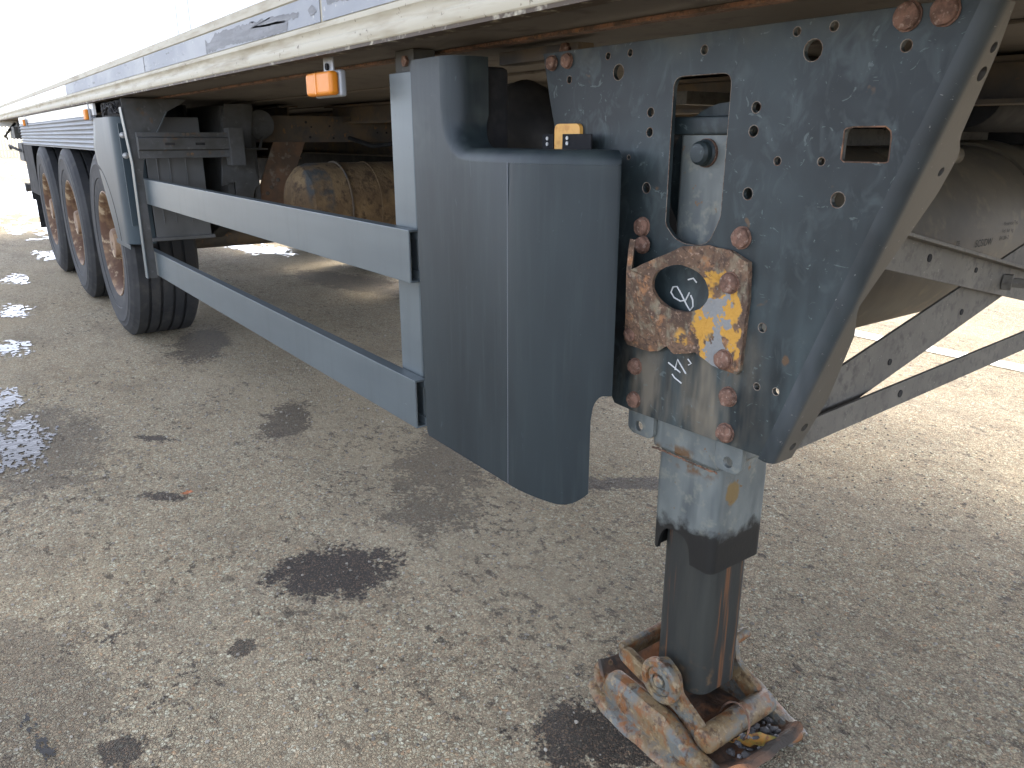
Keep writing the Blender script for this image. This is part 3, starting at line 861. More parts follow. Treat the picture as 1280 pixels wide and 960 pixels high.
box('bottom_lip', -4.35, -4.318, .03, .345, .612, .630, 'mudlight', mg, .003)
box('end_band', -4.70, -4.335, -.077, -.0725, .578, .600, 'mud', mg, .001)
box('inner_frame', -4.30, -4.292, -.060, -.02, .70, 1.19, 'mud', mg, .002)
for z in (1.135, 1.04):
    lathe('bolt', [(.015, 0), (.015, .004), (.010, .005), (.010, .014), (.006, .016)], 10, (-4.285, -.045, z), (1, 0, 0), 'zinc', mg)
# support arm of the mudguard: pressed channel with slots
sa = prism('support_arm', [(-4.13, 1.148), (-4.10, 1.148), (-4.10, 1.128), (-4.085, 1.122), (-4.085, 1.070), (-4.10, 1.064), (-4.10, 1.030), (-4.13, 1.030)], 'y', -.02, .415, 'galv', T, .001)
for (y, z, ww, hh) in ((.12, 1.095, .022, .006), (.26, 1.095, .022, .006)):
    box('slot', -4.0852, -4.083, y - ww, y + ww, z - hh, z + hh, 'black', sa, 0)
for (y, z) in ((.19, 1.139), (.21, 1.139), (.20, 1.046), (.22, 1.046)):
    lathe('bolt', [(.008, 0), (.008, .004)], 8, (-4.10, y, z), (1, 0, 0), 'frame', sa)
box('arm_bracket', -4.16, -4.07, .40, .47, .99, 1.17, 'galv', T, .003)
# black valve block behind the bracket
box('control_box', -4.40, -4.24, -.045, .05, 1.222, 1.30, 'black', T, .01)
for k in range(5):
    rr = random.Random(40 + k)
    tube('cable_loop', [(-4.62 + .35 * q / 8 + rr.uniform(-.02, .02), -.060 + rr.uniform(-.008, .008), 1.262 + rr.uniform(-.03, .03)) for q in range(9)], .004, 'black', T, 6)
box('control_box', -4.80, -4.40, -.04, .10, 1.222, 1.298, 'black', T, .01)

# mud flap, rear underrun and rear lights
sheetpts = rounded([(-9.32, 1.075), (-8.60, 1.075), (-8.60, .30), (-8.98, .30), (-9.02, .53), (-9.28, .53)], .01)
yz_plate('mud_flap', rounded([(-.045, 1.08), (.30, 1.08), (.30, .24), (-.02, .24), (-.02, .52), (-.045, .52)], .008), -9.30, -9.29, 'black', T, 0)
box('mud_flap', -9.29, -8.55, -.045, -.038, .60, 1.056, 'black', T, .002)
tlp = empty('rear_lamp', (0, 0, 0), T)
box('housing', -11.7, -11.2, .10, .22, .84, 1.055, 'galv', tlp, .015)
box('lens', -11.74, -11.705, .11, .21, .86, 1.04, 'rustbolt', tlp, .005)
lathe('underrun_bar', [(.055, 0), (.055, .02), (.05, .02), (.05, 2.3)], 24, (-11.45, .08, .53), (0, 1, 0), 'galv', T)
box('rear_beam', -11.6, -11.1, .04, 2.4, 1.10, 1.24, 'galv', T, .01)
box('rear_bracket', -11.05, -10.9, .08, .16, 1.16, 1.30, 'black', T, .01)
tube('lamp_cable', [(-11.2, .12, .95), (-11.35, .08, .97), (-11.6, .04, 1.00), (-11.9, .03, 1.02), (-12.2, .06, .98)], .016, 'black', T, 8)
tube('lamp_cable', [(-11.5, .10, 1.28), (-11.4, .02, 1.2), (-11.6, -.02, 1.13), (-11.9, .02, 1.1)], .014, 'black', T, 8)

# amber side marker lamps
def lamp(x, y, zt, zb, s=1.0, tall=False):
    r_ = empty('marker_lamp', (x, y, zb), T)
    h = zt - zb
    if not tall:
        box('bracket', -.030, .024, .012, .016, h - .012, h + .040, 'lampgrey', r_, .001)
        lathe('bolt', [(.008, 0), (.008, .005)], 8, (-.004, .012, h + .012), (0, -1, 0), 'black', r_)
        box('housing', -.074, .074, .004, .022, -.002, h + .002, 'lampgrey', r_, .006, 3)
        box('lens', -.071, .071, -.020, .005, .001, h - .001, 'amber', r_, .009, 4)
        box('lens_rib', -.014, -.004, -.0215, -.016, .004, h - .004, 'amber', r_, .001)
    else:
        box('bracket', .012, .032, .0, .006, 0, h + .03, 'lampgrey', r_, .001)
        box('housing', -.036, .036, -.002, .012, -.002, h + .002, 'lampgrey', r_, .004)
        box('lens', -.034, .034, -.020, -.001, .001, h - .001, 'amber', r_, .007, 3)
    return r_
lamp(-1.822, -.045, 1.273, 1.219)
lamp(-4.975, -.078, 1.272, 1.214, tall=True)
lamp(-8.33, -.078, 1.272, 1.216, tall=True)

# ------------------------------------------------------------------ slate plastic cover over the battery / valve bay
cv = empty('bay_cover', (0, 0, 0), T)
XL, XC, XS = -1.476, -1.375, -1.15
ZB, ZK, ZT = .463, 1.085, 1.277
fil = [(-1.375, 1.17)] + [(-1.375 + .085 * (1 - math.cos(a * math.pi / 20)), 1.17 - .085 * math.sin(a * math.pi / 20)) for a in range(1, 11)]
def arc(t): return (XS + .21 * math.sin(t), .11 * (1 - math.cos(t)))
T1, T2 = R(59), R(75)
bm = bmesh.new()
outl = [(XL + .012, ZB + .002), (XL + .004, ZB + .012), (XL - .004, .80), (XL - .012, ZT - .012), (XL - .008, ZT - .002), (XL, ZT), (XC, ZT)] + fil + [(XS, ZK), (XS, ZB - .002)]
bm.faces.new([bm.verts.new((a, 0, b_)) for a, b_ in outl])
NT = 30
tl = [T2 * i / NT for i in range(NT + 1)]
def zlo(t, lower):
    if lower: return ZB - .002 + .034 * max(0, (t - R(35)) / (T1 - R(35))) ** 2
    q = min(1, (t - T1) / R(9)); return .640 + .048 * math.sqrt(max(0, 1 - (1 - q) ** 2))
ZM = .70
def vcol(t, zs):
    x, y = arc(t); return [bm.verts.new((x, y, z)) for z in zs]
prev = None
for t in [T1 * i / 22 for i in range(23)] + [T1 + (T2 - T1) * i / 12 for i in range(1, 13)]:
    c_ = vcol(t, (ZM, .83, .96, ZK))
    if prev:
        for k in range(3): bm.faces.new((prev[k], c_[k], c_[k + 1], prev[k + 1]))
    prev = c_
prev = None
for i in range(23):
    t = T1 * i / 22; zl = zlo(t, True)
    c_ = vcol(t, (zl, .640, ZM))
    if prev:
        for k in range(2): bm.faces.new((prev[k], c_[k], c_[k + 1], prev[k + 1]))
    prev = c_
prev = None
for i in range(13):
    t = T1 + (T2 - T1) * i / 12
    c_ = vcol(t, (zlo(t, False), ZM))
    if prev: bm.faces.new((prev[0], c_[0], c_[1], prev[1]))
    prev = c_
# rolled-in upper edge running down the column, through the fillet and round the bend
K = []
K.append((Vector((XC, 0, ZT)), Vector((0, -1, 0)), Vector((1, 0, 0)), .040))
K.append((Vector((XC, 0, 1.20)), Vector((0, -1, 0)), Vector((1, 0, 0)), .040))
for i, (a, b_) in enumerate(fil):
    ph = i / 10 * math.pi / 2
    K.append((Vector((a, 0, b_)), Vector((0, -1, 0)), Vector((math.cos(ph), 0, math.sin(ph))), .040 - .018 * i / 10))
for i in range(1, 6): K.append((Vector((-1.29 + (XS + 1.29) * i / 5, 0, ZK)), Vector((0, -1, 0)), Vector((0, 0, 1)), .022))
for t in tl[1:]:
    x, y = arc(t)
    n = Vector((math.sin(t) / .21, -math.cos(t) / .11, 0)); n = Vector((.11 * math.sin(t), -.21 * math.cos(t), 0)).normalized()
    K.append((Vector((x, y, ZK)), n, Vector((0, 0, 1)), .022))
prev = None
for (p, n, e, r_) in K:
    ring = []
    for a in range(7):
        ph = a / 6 * math.pi / 2
        ring.append(bm.verts.new(p + e * r_ * math.sin(ph) - n * r_ * (1 - math.cos(ph))))
    ring.append(bm.verts.new(p + e * r_ - n * (r_ + .045)))
    if prev:
        for k in range(7): bm.faces.new((prev[k], ring[k], ring[k + 1], prev[k + 1]))
    prev = ring
co = finish('cover_shell', bm, 'plastic', cv, ang=50); solidify(co, .0035, 0); weighted(co)
# moulding ridge along the bend
tube('moulding_seam', [(XS, -.0012, ZB + i * (ZK - ZB) / 10) for i in range(11)] + [(XS, .004, ZK + .014), (XS, .018, ZK + .021)], .0011, 'seam', cv, 6)
box('inner_case', -1.47, -1.352, .08, .15, .52, 1.262, 'black', cv, .01)
box('inner_case', -1.42, -1.06, .17, .40, .74, 1.03, 'black', cv, .01)
# things mounted behind the cover
tube('air_duct', [(-1.72, .40, 1.215), (-1.70, .40, 1.205), (-1.66, .40, 1.185), (-1.655, .40, 1.183), (-1.60, .40, 1.162), (-1.595, .40, 1.160), (-1.57, .40, 1.150), (-1.555, .40, 1.145), (-1.50, .40, 1.125), (-1.46, .40, 1.11)],
     [.035, .060, .082, .086, .088, .084, .078, .064, .052, .048], 'rubber', T, 32)
yh = empty('release_handle', (0, 0, 0), T)
prism('handle', rounded([(-1.172, 1.06), (-1.172, 1.152), (-1.100, 1.152), (-1.100, 1.125), (-1.140, 1.125), (-1.146, 1.118), (-1.146, 1.06)], [0, .012, .012, .002, .01, .004, 0]), 'y', .122, .135, 'yellow', yh, .002)
for (x0, x1, y0) in ((-1.205, -1.172, .12), (-1.128, -1.050, .105)):
    p = box('bracket', x0, x1, y0, y0 + .004, 1.05, 1.134, 'black', yh, .001)
for (x, z) in ((-1.188, 1.126), (-1.188, 1.116), (-1.112, 1.127), (-1.112, 1.118)):
    lathe('pin', [(.0035, 0), (.0035, .002)], 10, (x, .1045 if x > -1.15 else .1195, z), (0, -1, 0), 'zinc', yh)
box('terminal', -1.215, -1.19, .14, .17, 1.06, 1.12, 'zinc', T, .002)
# bracket under the floor behind the cover, with a bolt
hb = box('hanger_strip', -1.46, -1.20, .20, .24, 1.275, 1.300, 'frame', T, .002)
lathe('bolt', [(.014, 0), (.014, .007), (.007, .010)], 6, (-1.235, .20, 1.288), (0, -1, 0), 'rustbolt', hb)

# ------------------------------------------------------------------ landing gear side plate
YP = .130
def xb(z): return -.444 - .353 * (1.272 - z)           # bend line of the plate
outer = [(-1.218, 1.276), (-1.195, 1.19), (-1.16, 1.08), (-1.05, .955), (-1.001, .90), (-1.001, .668), (-.990, .653), (-.937, .651), (xb(.657), .657), (xb(1.276), 1.276)]
HOLES = [(-1.141, 1.227, .0062), (-1.041, 1.259, .0055), (-.988, 1.26, .0055), (-1.014, 1.232, .0125), (-.832, 1.252, .0065), (-.935, 1.167, .0072), (-.935, 1.136, .0070),
         (-.981, 1.096, .0035), (-.936, 1.048, .0085), (-.730, 1.169, .0075), (-.731, 1.137, .0078), (-.686, 1.097, .0056), (-.731, 1.05, .0085), (-.676, 1.262, .0055), (-.622, 1.263, .006),
         (-.649, 1.237, .0135), (-.524, 1.232, .0068), (-.618, 1.098, .0052), (-.587, 1.05, .0100), (-.648, .767, .0056), (-.683, .858, .0068), (-.682, .766, .0056)]
slot = rounded([(-.889, 1.218), (-.777, 1.218), (-.777, 1.012), (-.795, .974), (-.815, .965), (-.845, .965), (-.868, .972), (-.889, .992)], [.018, .018, .01, .008, .008, .008, .008, .008])
sq = rounded([(-.590, 1.141), (-.527, 1.141), (-.526, 1.099), (-.590, 1.099)], [.012, .012, .006, .004])
sp = sheet('support_plate', [outer, slot, sq] + [circle(*h, n=18) for h in HOLES], YP, .009, 'plate', T, .0006)
# bare, rust-tinged rims of the holes
def rim_ring(pts, r, m):
    o = tube('hole_edge', [(a, YP + .0005, b_) for a, b_ in pts], r, m, sp, 6, True)
rim_ring(slot, .0007, 'chip')
rim_ring([(-.590 + .0, 1.1375), (-.5878, 1.1395), (-.578, 1.1415), (-.535, 1.1415), (-.528, 1.136), (-.5262, 1.128), (-.5258, 1.108), (-.526, 1.100), (-.53, 1.0985), (-.586, 1.0985), (-.5902, 1.102)], .0011, 'rust')
for (hx, hz, hr) in HOLES:
    rim_ring(circle(hx, hz, hr + .0006, 14), .0008, 'chip')
def bolt_head(x, y, z, r, parent, m='rustbolt', ax=(0, -1, 0), name='bolt', h=.009):
    rr = random.Random(int(abs(x * 1e4) + z * 1e3))
    bm = bmesh.new()
    b_lathe(bm, [(r * 1.10, -.001), (r * 1.10, .0018), (r * .98, .002), (r, h * .6), (r * .94, h * .9), (r * .62, h * 1.04), (r * .25, h * 1.05)], 22, (x, y, z), ax)
    for v in bm.verts:
        d = mnoise.noise(v.co * 160) * r * .08
        v.co += Vector((d, d * .5, d))
    return finish(name, bm, m, parent, ang=60)
for (x, z, r) in ((-1.189, 1.258, .0125), (-1.146, 1.259, .0125), (-.527, 1.264, .0155), (-.484, 1.265, .0155), (-.939, .984, .0150), (-.734, .986, .0155), (-.939, .737, .0140), (-.938, .674, .0140), (-.732, .736, .0150), (-.731, .675, .0150)):
    bolt_head(x, YP, z, r, sp)
# bent flange along the sloping front edge
EDGE = [(1.276, .155), (1.226, .172), (1.135, .188), (1.117, .209), (1.068, .206), (.97, .170), (.915, .150), (.87, .180), (.76, .200), (.70, .190), (.657, .180)]
def yedge(z):
    for (a, ya), (b_, yb) in zip(EDGE, EDGE[1:]):
        if a >= z >= b_: return ya + (yb - ya) * (a - z) / (a - b_)
    return EDGE[-1][1]
bm = bmesh.new()
dl = Vector((.353, 0, 1)).normalized(); ee = Vector((dl.z, 0, -dl.x))
RB = .013
prev = None
NZ = 64
for i in range(NZ + 1):
    z = 1.276 + (.657 - 1.276) * i / NZ
    base = Vector((xb(z), YP, z))
    ring = []
    for a in range(8):
        ph = a / 7 * math.pi / 2
        q = base + ee * RB * math.sin(ph) + Vector((0, RB * (1 - math.cos(ph)), 0))
        ring.append(bm.verts.new(q))
    ye = max(yedge(z), YP + RB + .003)
    for f in (.33, .66, 1): ring.append(bm.verts.new(base + ee * RB + Vector((0, RB + (ye - YP - RB) * f, 0))))
    if prev:
        for k in range(len(ring) - 1): bm.faces.new((prev[k], prev[k + 1], ring[k + 1], ring[k]))
    prev = ring
fo = finish('front_flange', bm, 'flange', sp, ang=50); solidify(fo, .0085, -1)
cutters = []
for (z, y, r) in ((1.232, .1575, .0062), (1.205, .1615, .0085), (1.095, .185, .006), (.716, .172, .0075), (.682, .166, .0075)):
    bm = bmesh.new(); c = Vector((xb(z), y, z)) + ee * RB
    b_lathe(bm, [(r, -.03), (r, .03)], 18, c, ee)
    co_ = finish('cutter', bm, 'black'); cutters.append(co_)
    md = fo.modifiers.new('b', 'BOOLEAN'); md.operation = 'DIFFERENCE'; md.object = co_; md.solver = 'EXACT'
bpy.context.view_layer.update(); apply_mods(fo)
for c in cutters: bpy.data.objects.remove(c)
weighted(fo)
# rusty angle strip at the hidden left edge of the plate
box('edge_strip', -1.012, -1.002, .085, .13, .71, .86, 'rust', sp, .002)
# chalk figures
def chalk(pts, y=YP - .0006):
    tube('chalk_mark', [(a, y, b_) for a, b_ in pts], .0013, 'chalk', sp, 5)
def cz(p): k = .96 / .994; return (p[0] * k, 1.13 + (p[1] - 1.13) * k)
chalk([cz(p) for p in ((-.873, .862), (-.889, .866), (-.897, .874), (-.893, .884), (-.884, .886), (-.873, .874), (-.861, .859), (-.852, .850), (-.846, .858), (-.848, .869), (-.853, .876))])
chalk([cz(p) for p in ((-.876, .862), (-.863, .866), (-.856, .880))])
chalk([cz(p) for p in ((-.861, .901), (-.850, .905), (-.842, .899))])
chalk([cz(p) for p in ((-.862, .926), (-.85, .927), (-.838, .924))])
chalk([(-.862, .762), (-.834, .751)]); chalk([(-.846, .753), (-.842, .772), (-.822, .752)]); chalk([(-.820, .778), (-.812, .772), (-.818, .768)]); chalk([(-.852, .744), (-.846, .739), (-.830, .733)])

# ------------------------------------------------------------------ rusty ring bracket bolted on the plate
rb = empty('ring_bracket', (0, 0, 0), T)
bm = bmesh.new()
def ring_face(bm, plane_pts, hole_c, hole_rx, hole_rz, yfun, n=48):
    """outer polygon (x,z) joined to an elliptical hole, y from yfun"""
    def hit(ang):
        d = Vector((math.cos(ang), math.sin(ang))); best = None
        c = Vector(hole_c)
        for i in range(len(plane_pts)):
            p, q = Vector(plane_pts[i]), Vector(plane_pts[(i + 1) % len(plane_pts)])
            e = q - p; den = d.x * e.y - d.y * e.x
            if abs(den) < 1e-9: continue
            s = ((p.x - c.x) * e.y - (p.y - c.y) * e.x) / den
            u = ((p.x - c.x) * d.y - (p.y - c.y) * d.x) / den
            if s > 0 and -1e-6 <= u <= 1 + 1e-6 and (best is None or s < best): best = s
        return c + d * best
    angs = sorted([2 * math.pi * i / n for i in range(n)] + [math.atan2(p[1] - hole_c[1], p[0] - hole_c[0]) % (2 * math.pi) for p in plane_pts])
    O, I = [], []
    for a in angs:
        o_ = hit(a); i_ = (hole_c[0] + hole_rx * math.cos(a), hole_c[1] + hole_rz * math.sin(a))
        O.append(bm.verts.new((o_[0], yfun(*o_), o_[1]))); I.append(bm.verts.new((i_[0], yfun(*i_), i_[1])))
    N = len(angs)
    for i in range(N):
        bm.faces.new((I[i], O[i], O[(i + 1) % N], I[(i + 1) % N]))
# central face plane through three points
def plane(p, q, r_):
    p, q, r_ = Vector(p), Vector(q), Vector(r_); n = (q - p).cross(r_ - p)
    return lambda x, z: p.y - (n.x * (x - p.x) + n.z * (z - p.z)) / n.y
yc = plane((-.918, .080, .917), (-.757, .1265, .912), (-.801, .1265, .795))
CF = [(-.918, .917), (-.823, .966), (-.757, .912), (-.801, .795), (-.838, .786), (-.852, .797)]
yc2 = lambda x, z: min(yc(x, z), .1265)
ring_face(bm, CF, (-.8265, .898), .0475, .0385, yc2)
# left face going back to the plate
def quad(pts): bm.faces.new([bm.verts.new(p) for p in pts])
quad([(-.918, .080, .917), (-.852, yc2(-.852, .797), .797), (-.880, .1265, .780), (-.900, .1265, .776)])
quad([(-.918, .080, .917), (-.900, .1265, .776), (-.955, .1265, .776), (-.962, .1265, .785)])
quad([(-.918, .080, .917), (-.962, .1265, .785), (-.960, .1265, .93), (-.914, .082, .969)])
# right wing lying on the plate
quad([(-.823, yc(-.823, .966), .966), (-.790, .1265, .968), (-.757, .1265, .912)])
bm.faces.new([bm.verts.new(p) for p in ((-.790, .1265, .968), (-.748, .1265, .966), (-.712, .1265, .952), (-.708, .1265, .90), (-.710, .1265, .785), (-.718, .1265, .777), (-.765, .1265, .782), (-.801, .1265, .795), (-.757, .1265, .912))])
bmesh.ops.remove_doubles(bm, verts=bm.verts, dist=.0004)
ro = finish('bent_plate', bm, 'bracket', rb, ang=25); solidify(ro, .009, 0)
me = ro.data
bm = bmesh.new(); bm.from_mesh(me)
bmesh.ops.subdivide_edges(bm, edges=[e for e in bm.edges if e.calc_length() > .010], cuts=2, use_grid_fill=True)
for v in bm.verts:
    d = mnoise.noise(v.co * 45) * .0022 + mnoise.noise(v.co * 140) * .0010
    v.co.y += d; v.co.x += mnoise.noise(v.co * 60 + Vector((5, 1, 2))) * .0016; v.co.z += mnoise.noise(v.co * 60 + Vector((1, 7, 2))) * .0016
bm.to_mesh(me); bm.free()
for (x, y, z, r) in ((-.741, .1215, .918, .0155), (-.740, .1215, .797, .0150), (-.944, .122, .797, .0135), (-.930, .123, .955, .0135)):
    bolt_head(x, y, z, r, rb, h=.010)

# ------------------------------------------------------------------ landing leg
leg = empty('landing_leg', (0, 0, 0), T)
def rrect(x0, x1, y0, y1, r, nc=6, step=.004):
    pts = []
    def sideline(a, b_):
        n = max(1, int((Vector(b_) - Vector(a)).length / step))
        return [(a[0] + (b_[0] - a[0]) * i / n, a[1] + (b_[1] - a[1]) * i / n) for i in range(n)]
    def cor(cx, cy, a0):
        return [(cx + r * math.cos(a0 + math.pi / 2 * i / nc), cy + r * math.sin(a0 + math.pi / 2 * i / nc)) for i in range(nc)]
    pts += sideline((x0 + r, y0), (x1 - r, y0)); pts += cor(x1 - r, y0 + r, -math.pi / 2)
    pts += sideline((x1, y0 + r), (x1, y1 - r)); pts += cor(x1 - r, y1 - r, 0)
    pts += sideline((x1 - r, y1), (x0 + r, y1)); pts += cor(x0 + r, y1 - r, math.pi / 2)
    pts += sideline((x0, y1 - r), (x0, y0 + r)); pts += cor(x0 + r, y0 + r, math.pi)
    return pts
def wall_tube(name, pts, zlo_f, zhi_f, m, parent, th, nz=1, grow=None):
    bm = bmesh.new()
    n = len(pts); cols = []
    cx = sum(p[0] for p in pts) / n; cy = sum(p[1] for p in pts) / n
    for p in pts:
        a, b_ = zlo_f(*p), zhi_f(*p); col = []
        for k in range(nz + 1):
            z = a + (b_ - a) * k / nz
            s_ = grow(z) if grow else 1.0
            col.append(bm.verts.new((cx + (p[0] - cx) * s_, cy + (p[1] - cy) * s_, z)))
        cols.append(col)
    for i in range(n):
        a, b_ = cols[i], cols[(i + 1) % n]
        for k in range(nz): bm.faces.new((a[k], b_[k], b_[k + 1], a[k + 1]))
    o = finish(name, bm, m, parent, ang=45); solidify(o, th, -1); return o
LX0, LX1, LY0, LY1 = -.903, -.764, .165, .304
def low(x, y):
    base = .382
    if y < LY0 + .004 and -.886 < x < -.812:
        c, hw = -.849, .037
        q = abs(x - c) / hw
        return .392 + .042 * math.sqrt(max(0, 1 - q ** 3))
    return base
wall_tube('outer_tube', rrect(LX0, LX1, LY0, LY1, .014), low, lambda x, y: 1.155, 'leg', leg, .008, 24, lambda z: 1.0 + .03 * min(1, max(0, (.60 - z) / .05)))
wall_tube('inner_tube', rrect(-.895, -.771, .173, .297, .034), lambda x, y: .105 - .012 * (1 if False else 0), lambda x, y: .70, 'inner', leg, .008, 4)
# head of the leg with a dark cap, seen through the slot
box('head_cap', -.915, -.752, .158, .315, 1.132, 1.160, 'plate', leg, .005)
lathe('gear_dome', [(.115, 0), (.115, .03), (.10, .034)], 40, (-.82, .18, 1.065), (0, 1, 0), 'plate', leg)
bl = lathe('shaft_cap', [(.021, 0), (.021, .005), (.018, .008), (.018, .018), (.014, .023), (.004, .024)], 24, (-.842, .164, 1.105), (0, -1, 0), 'plate', leg)
lathe('shaft_ring', [(.022, -.001), (.022, .004), (.018, .0045)], 24, (-.842, .1645, 1.105), (0, -1, 0), 'rustbolt', bl)
# mounting plate with the two eared lugs under the side plate
mpl = sheet('mounting_plate', [rounded([(-.962, .96), (-.962, .612), (-.950, .604), (-.908, .604), (-.898, .612), (-.898, .665), (-.757, .665), (-.757, .612), (-.748, .603), (-.714, .603), (-.703, .612), (-.703, .96)], .005, 3),
                               circle(-.934, .621, .0095), circle(-.730, .620, .0095), rounded([(-.885, .955), (-.78, .955), (-.78, .70), (-.885, .70)], .01)], .1405, .010, 'leg', leg, .0012)
box('collar', -.910, -.757, .152, .311, .588, .68, 'leg', leg, .008, 3)
bm = bmesh.new()
rr = random.Random(4)
b_tube(bm, [(-.908 + .149 * i / 40, .1535 + rr.uniform(-.001, .001), .586 + rr.uniform(-.001, .001)) for i in range(41)], [.0014 + rr.uniform(0, .0010) for i in range(41)], 6)
finish('weld_bead', bm, 'rust', leg)

# ------------------------------------------------------------------ tilting foot
ft = empty('landing_foot', (0, 0, 0), T)
FX, FY = -.833, .2345
def wob(bm, a=.0014, s=50):
    for v in bm.verts:
        v.co += Vector((mnoise.noise(v.co * s), mnoise.noise(v.co * s + Vector((3, 3, 3))), mnoise.noise(v.co * s + Vector((7, 1, 5))))) * a
# pan: length along x, upturned ends
prof = [(-1.016, .040), (-1.012, .047), (-1.003, .038), (-.990, .022), (-.968, .013), (-.93, .010), (-.74, .010), (-.70, .012), (-.672, .024), (-.654, .044), (-.643, .052), (-.634, .047)]
bm = bmesh.new()
prev = None
NY = 16
for (x, z) in prof:
    ring = []
    for j in range(NY + 1):
        f = j / NY * 2 - 1
        hw = .128 - .050 * max(0, (abs(x - FX) - .11) / .10)
        ring.append(bm.verts.new((x, FY + f * hw, z + .010 * abs(f) ** 6)))
    if prev:
        for k in range(NY): bm.faces.new((prev[k], prev[k + 1], ring[k + 1], ring[k]))
    prev = ring
bmesh.ops.subdivide_edges(bm, edges=bm.edges[:], cuts=1, use_grid_fill=True)
wob(bm, .003, 30)
po = finish('pan', bm, 'pan', ft, ang=60); solidify(po, .008, 0)
def skirt(sg):
    # pressed side wall: top ridge, sloping face, toe on the ground.  sg=-1 camera side
    bm = bmesh.new()
    secs = [(-1.020, .040, .040, .085, .098), (-.998, .034, .034, .100, .112), (-.965, .032, .034, .112, .124), (-.955, .070, .072, .114, .128), (-.945, .078, .078, .115, .132), (-.90, .080, .080, .116, .138), (-.80, .074, .074, .116, .140), (-.775, .066, .066, .118, .140), (-.73, .040, .042, .118, .136), (-.68, .028, .030, .110, .126), (-.648, .024, .030, .100, .112)]
    prev = None
    for (x, z1, z2, d1, d2) in secs:
        ring = [bm.verts.new((x, FY + sg * d, z)) for d, z in ((d1 - .022, .012), (d1 - .020, z1 - .006), (d1 - .012, z1), (d1 + .006, z1 - .002), (d1 + .015, z1 * .82), (d2 - .006, .018), (d2 + .014, .010), (d2 + .018, .003))]
        if prev:
            for k in range(7): bm.faces.new((prev[k], prev[k + 1], ring[k + 1], ring[k]))
        prev = ring
    bmesh.ops.subdivide_edges(bm, edges=bm.edges[:], cuts=2, use_grid_fill=True)
    wob(bm, .0026, 35)
    o = finish('side_wall', bm, 'foot', ft, ang=40); solidify(o, .006, 0)
skirt(-1); skirt(1)
# curled nubs on the pan ends
for (x, y, z, r) in ((-1.012, .158, .038, .011), (-1.012, .305, .036, .010), (-.645, .172, .040, .011), (-.645, .300, .042, .012)):
    bm = bmesh.new(); b_lathe(bm, [(r * .4, -.022), (r, -.016), (r * 1.05, 0), (r, .014), (r * .5, .020)], 14, (x, y, z), (.3, 1, .15)); wob(bm, .003, 60)
    finish('curled_nub', bm, 'foot', ft, ang=60)
# pivoting frame round the leg
def arm(sg):
    y0 = FY + sg * .092; y1 = FY + sg * .078
    # seen from the side: (x, z)
    pts = rounded([(-.958, .098), (-.948, .128), (-.935, .132), (-.875, .118), (-.868, .150), (-.835, .172), (-.800, .152), (-.793, .115), (-.735, .082), (-.715, .060), (-.722, .038), (-.75, .040), (-.80, .072), (-.87, .078), (-.94, .092)], .010, 3)
    o = prism('frame_arm', pts, 'y', min(y0, y1), max(y0, y1), 'foot', ft, .003)
    return o
arm(-1); arm(1)
box('frame_end', -.962, -.946, FY - .09, FY + .09, .096, .134, 'foot', ft, .005)
lathe('cross_tube', [(.020, 0), (.024, .004), (.024, .192), (.020, .196)], 22, (-.726, FY - .098, .058), (0, 1, 0), 'foot', ft, ang=50)
# pivot boss
lathe('boss_ring', [(.044, 0), (.046, .004), (.046, .014), (.042, .018), (.031, .018), (.030, .006)], 36, (-.832, .142, .128), (0, -1, 0), 'foot', ft, cap=False)
lathe('pin_washer', [(.030, 0), (.030, .012), (.026, .015), (.017, .015), (.016, .011)], 32, (-.832, .142, .128), (0, -1, 0), 'foot', ft)
lathe('pivot_pin', [(.012, -.25), (.012, .017), (.009, .020), (.002, .0205)], 20, (-.832, .142, .128), (0, -1, 0), 'foot', ft)
# wire ring through the tube
tube('wire_ring', [(-.726 + .033 * math.cos(a * math.pi / 12), FY - .005 + .010 * math.sin(a * math.pi / 12), .056 + .036 * math.sin(a * math.pi / 12)) for a in range(24)], .0022, 'rust', ft, 6, True)
# soil in the pan
bm = bmesh.new()
prev = None
for i in range(25):
    ring = []
    for j in range(17):
        x = -.96 + .30 * i / 24; y = FY - .108 + .216 * j / 16
        e = min(1, min(i, 24 - i, j * 1.4, (16 - j) * 1.4) / 4)
        h = .012 + e * (.010 + .012 * (mnoise.noise((x * 22, y * 22, 1)) + .5 * mnoise.noise((x * 60, y * 60, 2))))
        ring.append(bm.verts.new((x, y, h)))
    if prev:
        for k in range(16): bm.faces.new((prev[k], prev[k + 1], ring[k + 1], ring[k]))
    prev = ring
so = finish('soil', bm, 'pan', ft, ang=80); so['kind'] = 'stuff'

_ico = bmesh.new(); bmesh.ops.create_icosphere(_ico, subdivisions=1, radius=1)
IV = [v.co.copy() for v in _ico.verts]; IF = [[v.index for v in f.verts] for f in _ico.faces]; _ico.free()
def rocks(name, items, m, rr):
    V, F = [], []
    for (c, r) in items:
        a = rr.uniform(0, 6.28); ca, sa_ = math.cos(a), math.sin(a)
        sx, sy, sz = r * rr.uniform(.8, 1.4), r * rr.uniform(.7, 1.1), r * rr.uniform(.45, .8)
        o = len(V)
        for v in IV:
            k = 1 + rr.uniform(-.2, .2)
            x, y, z = v.x * sx * k, v.y * sy * k, v.z * sz * k
            V.append((c[0] + x * ca - y * sa_, c[1] + x * sa_ + y * ca, c[2] + z))
        F += [[o + i for i in f] for f in IF]
    me = bpy.data.meshes.new(name); me.from_pydata(V, [], F); me.materials.append(M[m])
    o = link(name, me, None); o['kind'] = 'stuff'; return o
rr = random.Random(11)
gv_ = rocks('gravel_in_foot', [((rr.uniform(-.71, -.645), rr.uniform(FY - .05, FY + .085), rr.uniform(.026, .040)), rr.uniform(.003, .0095)) for k in range(60)], 'darkstone', rr)
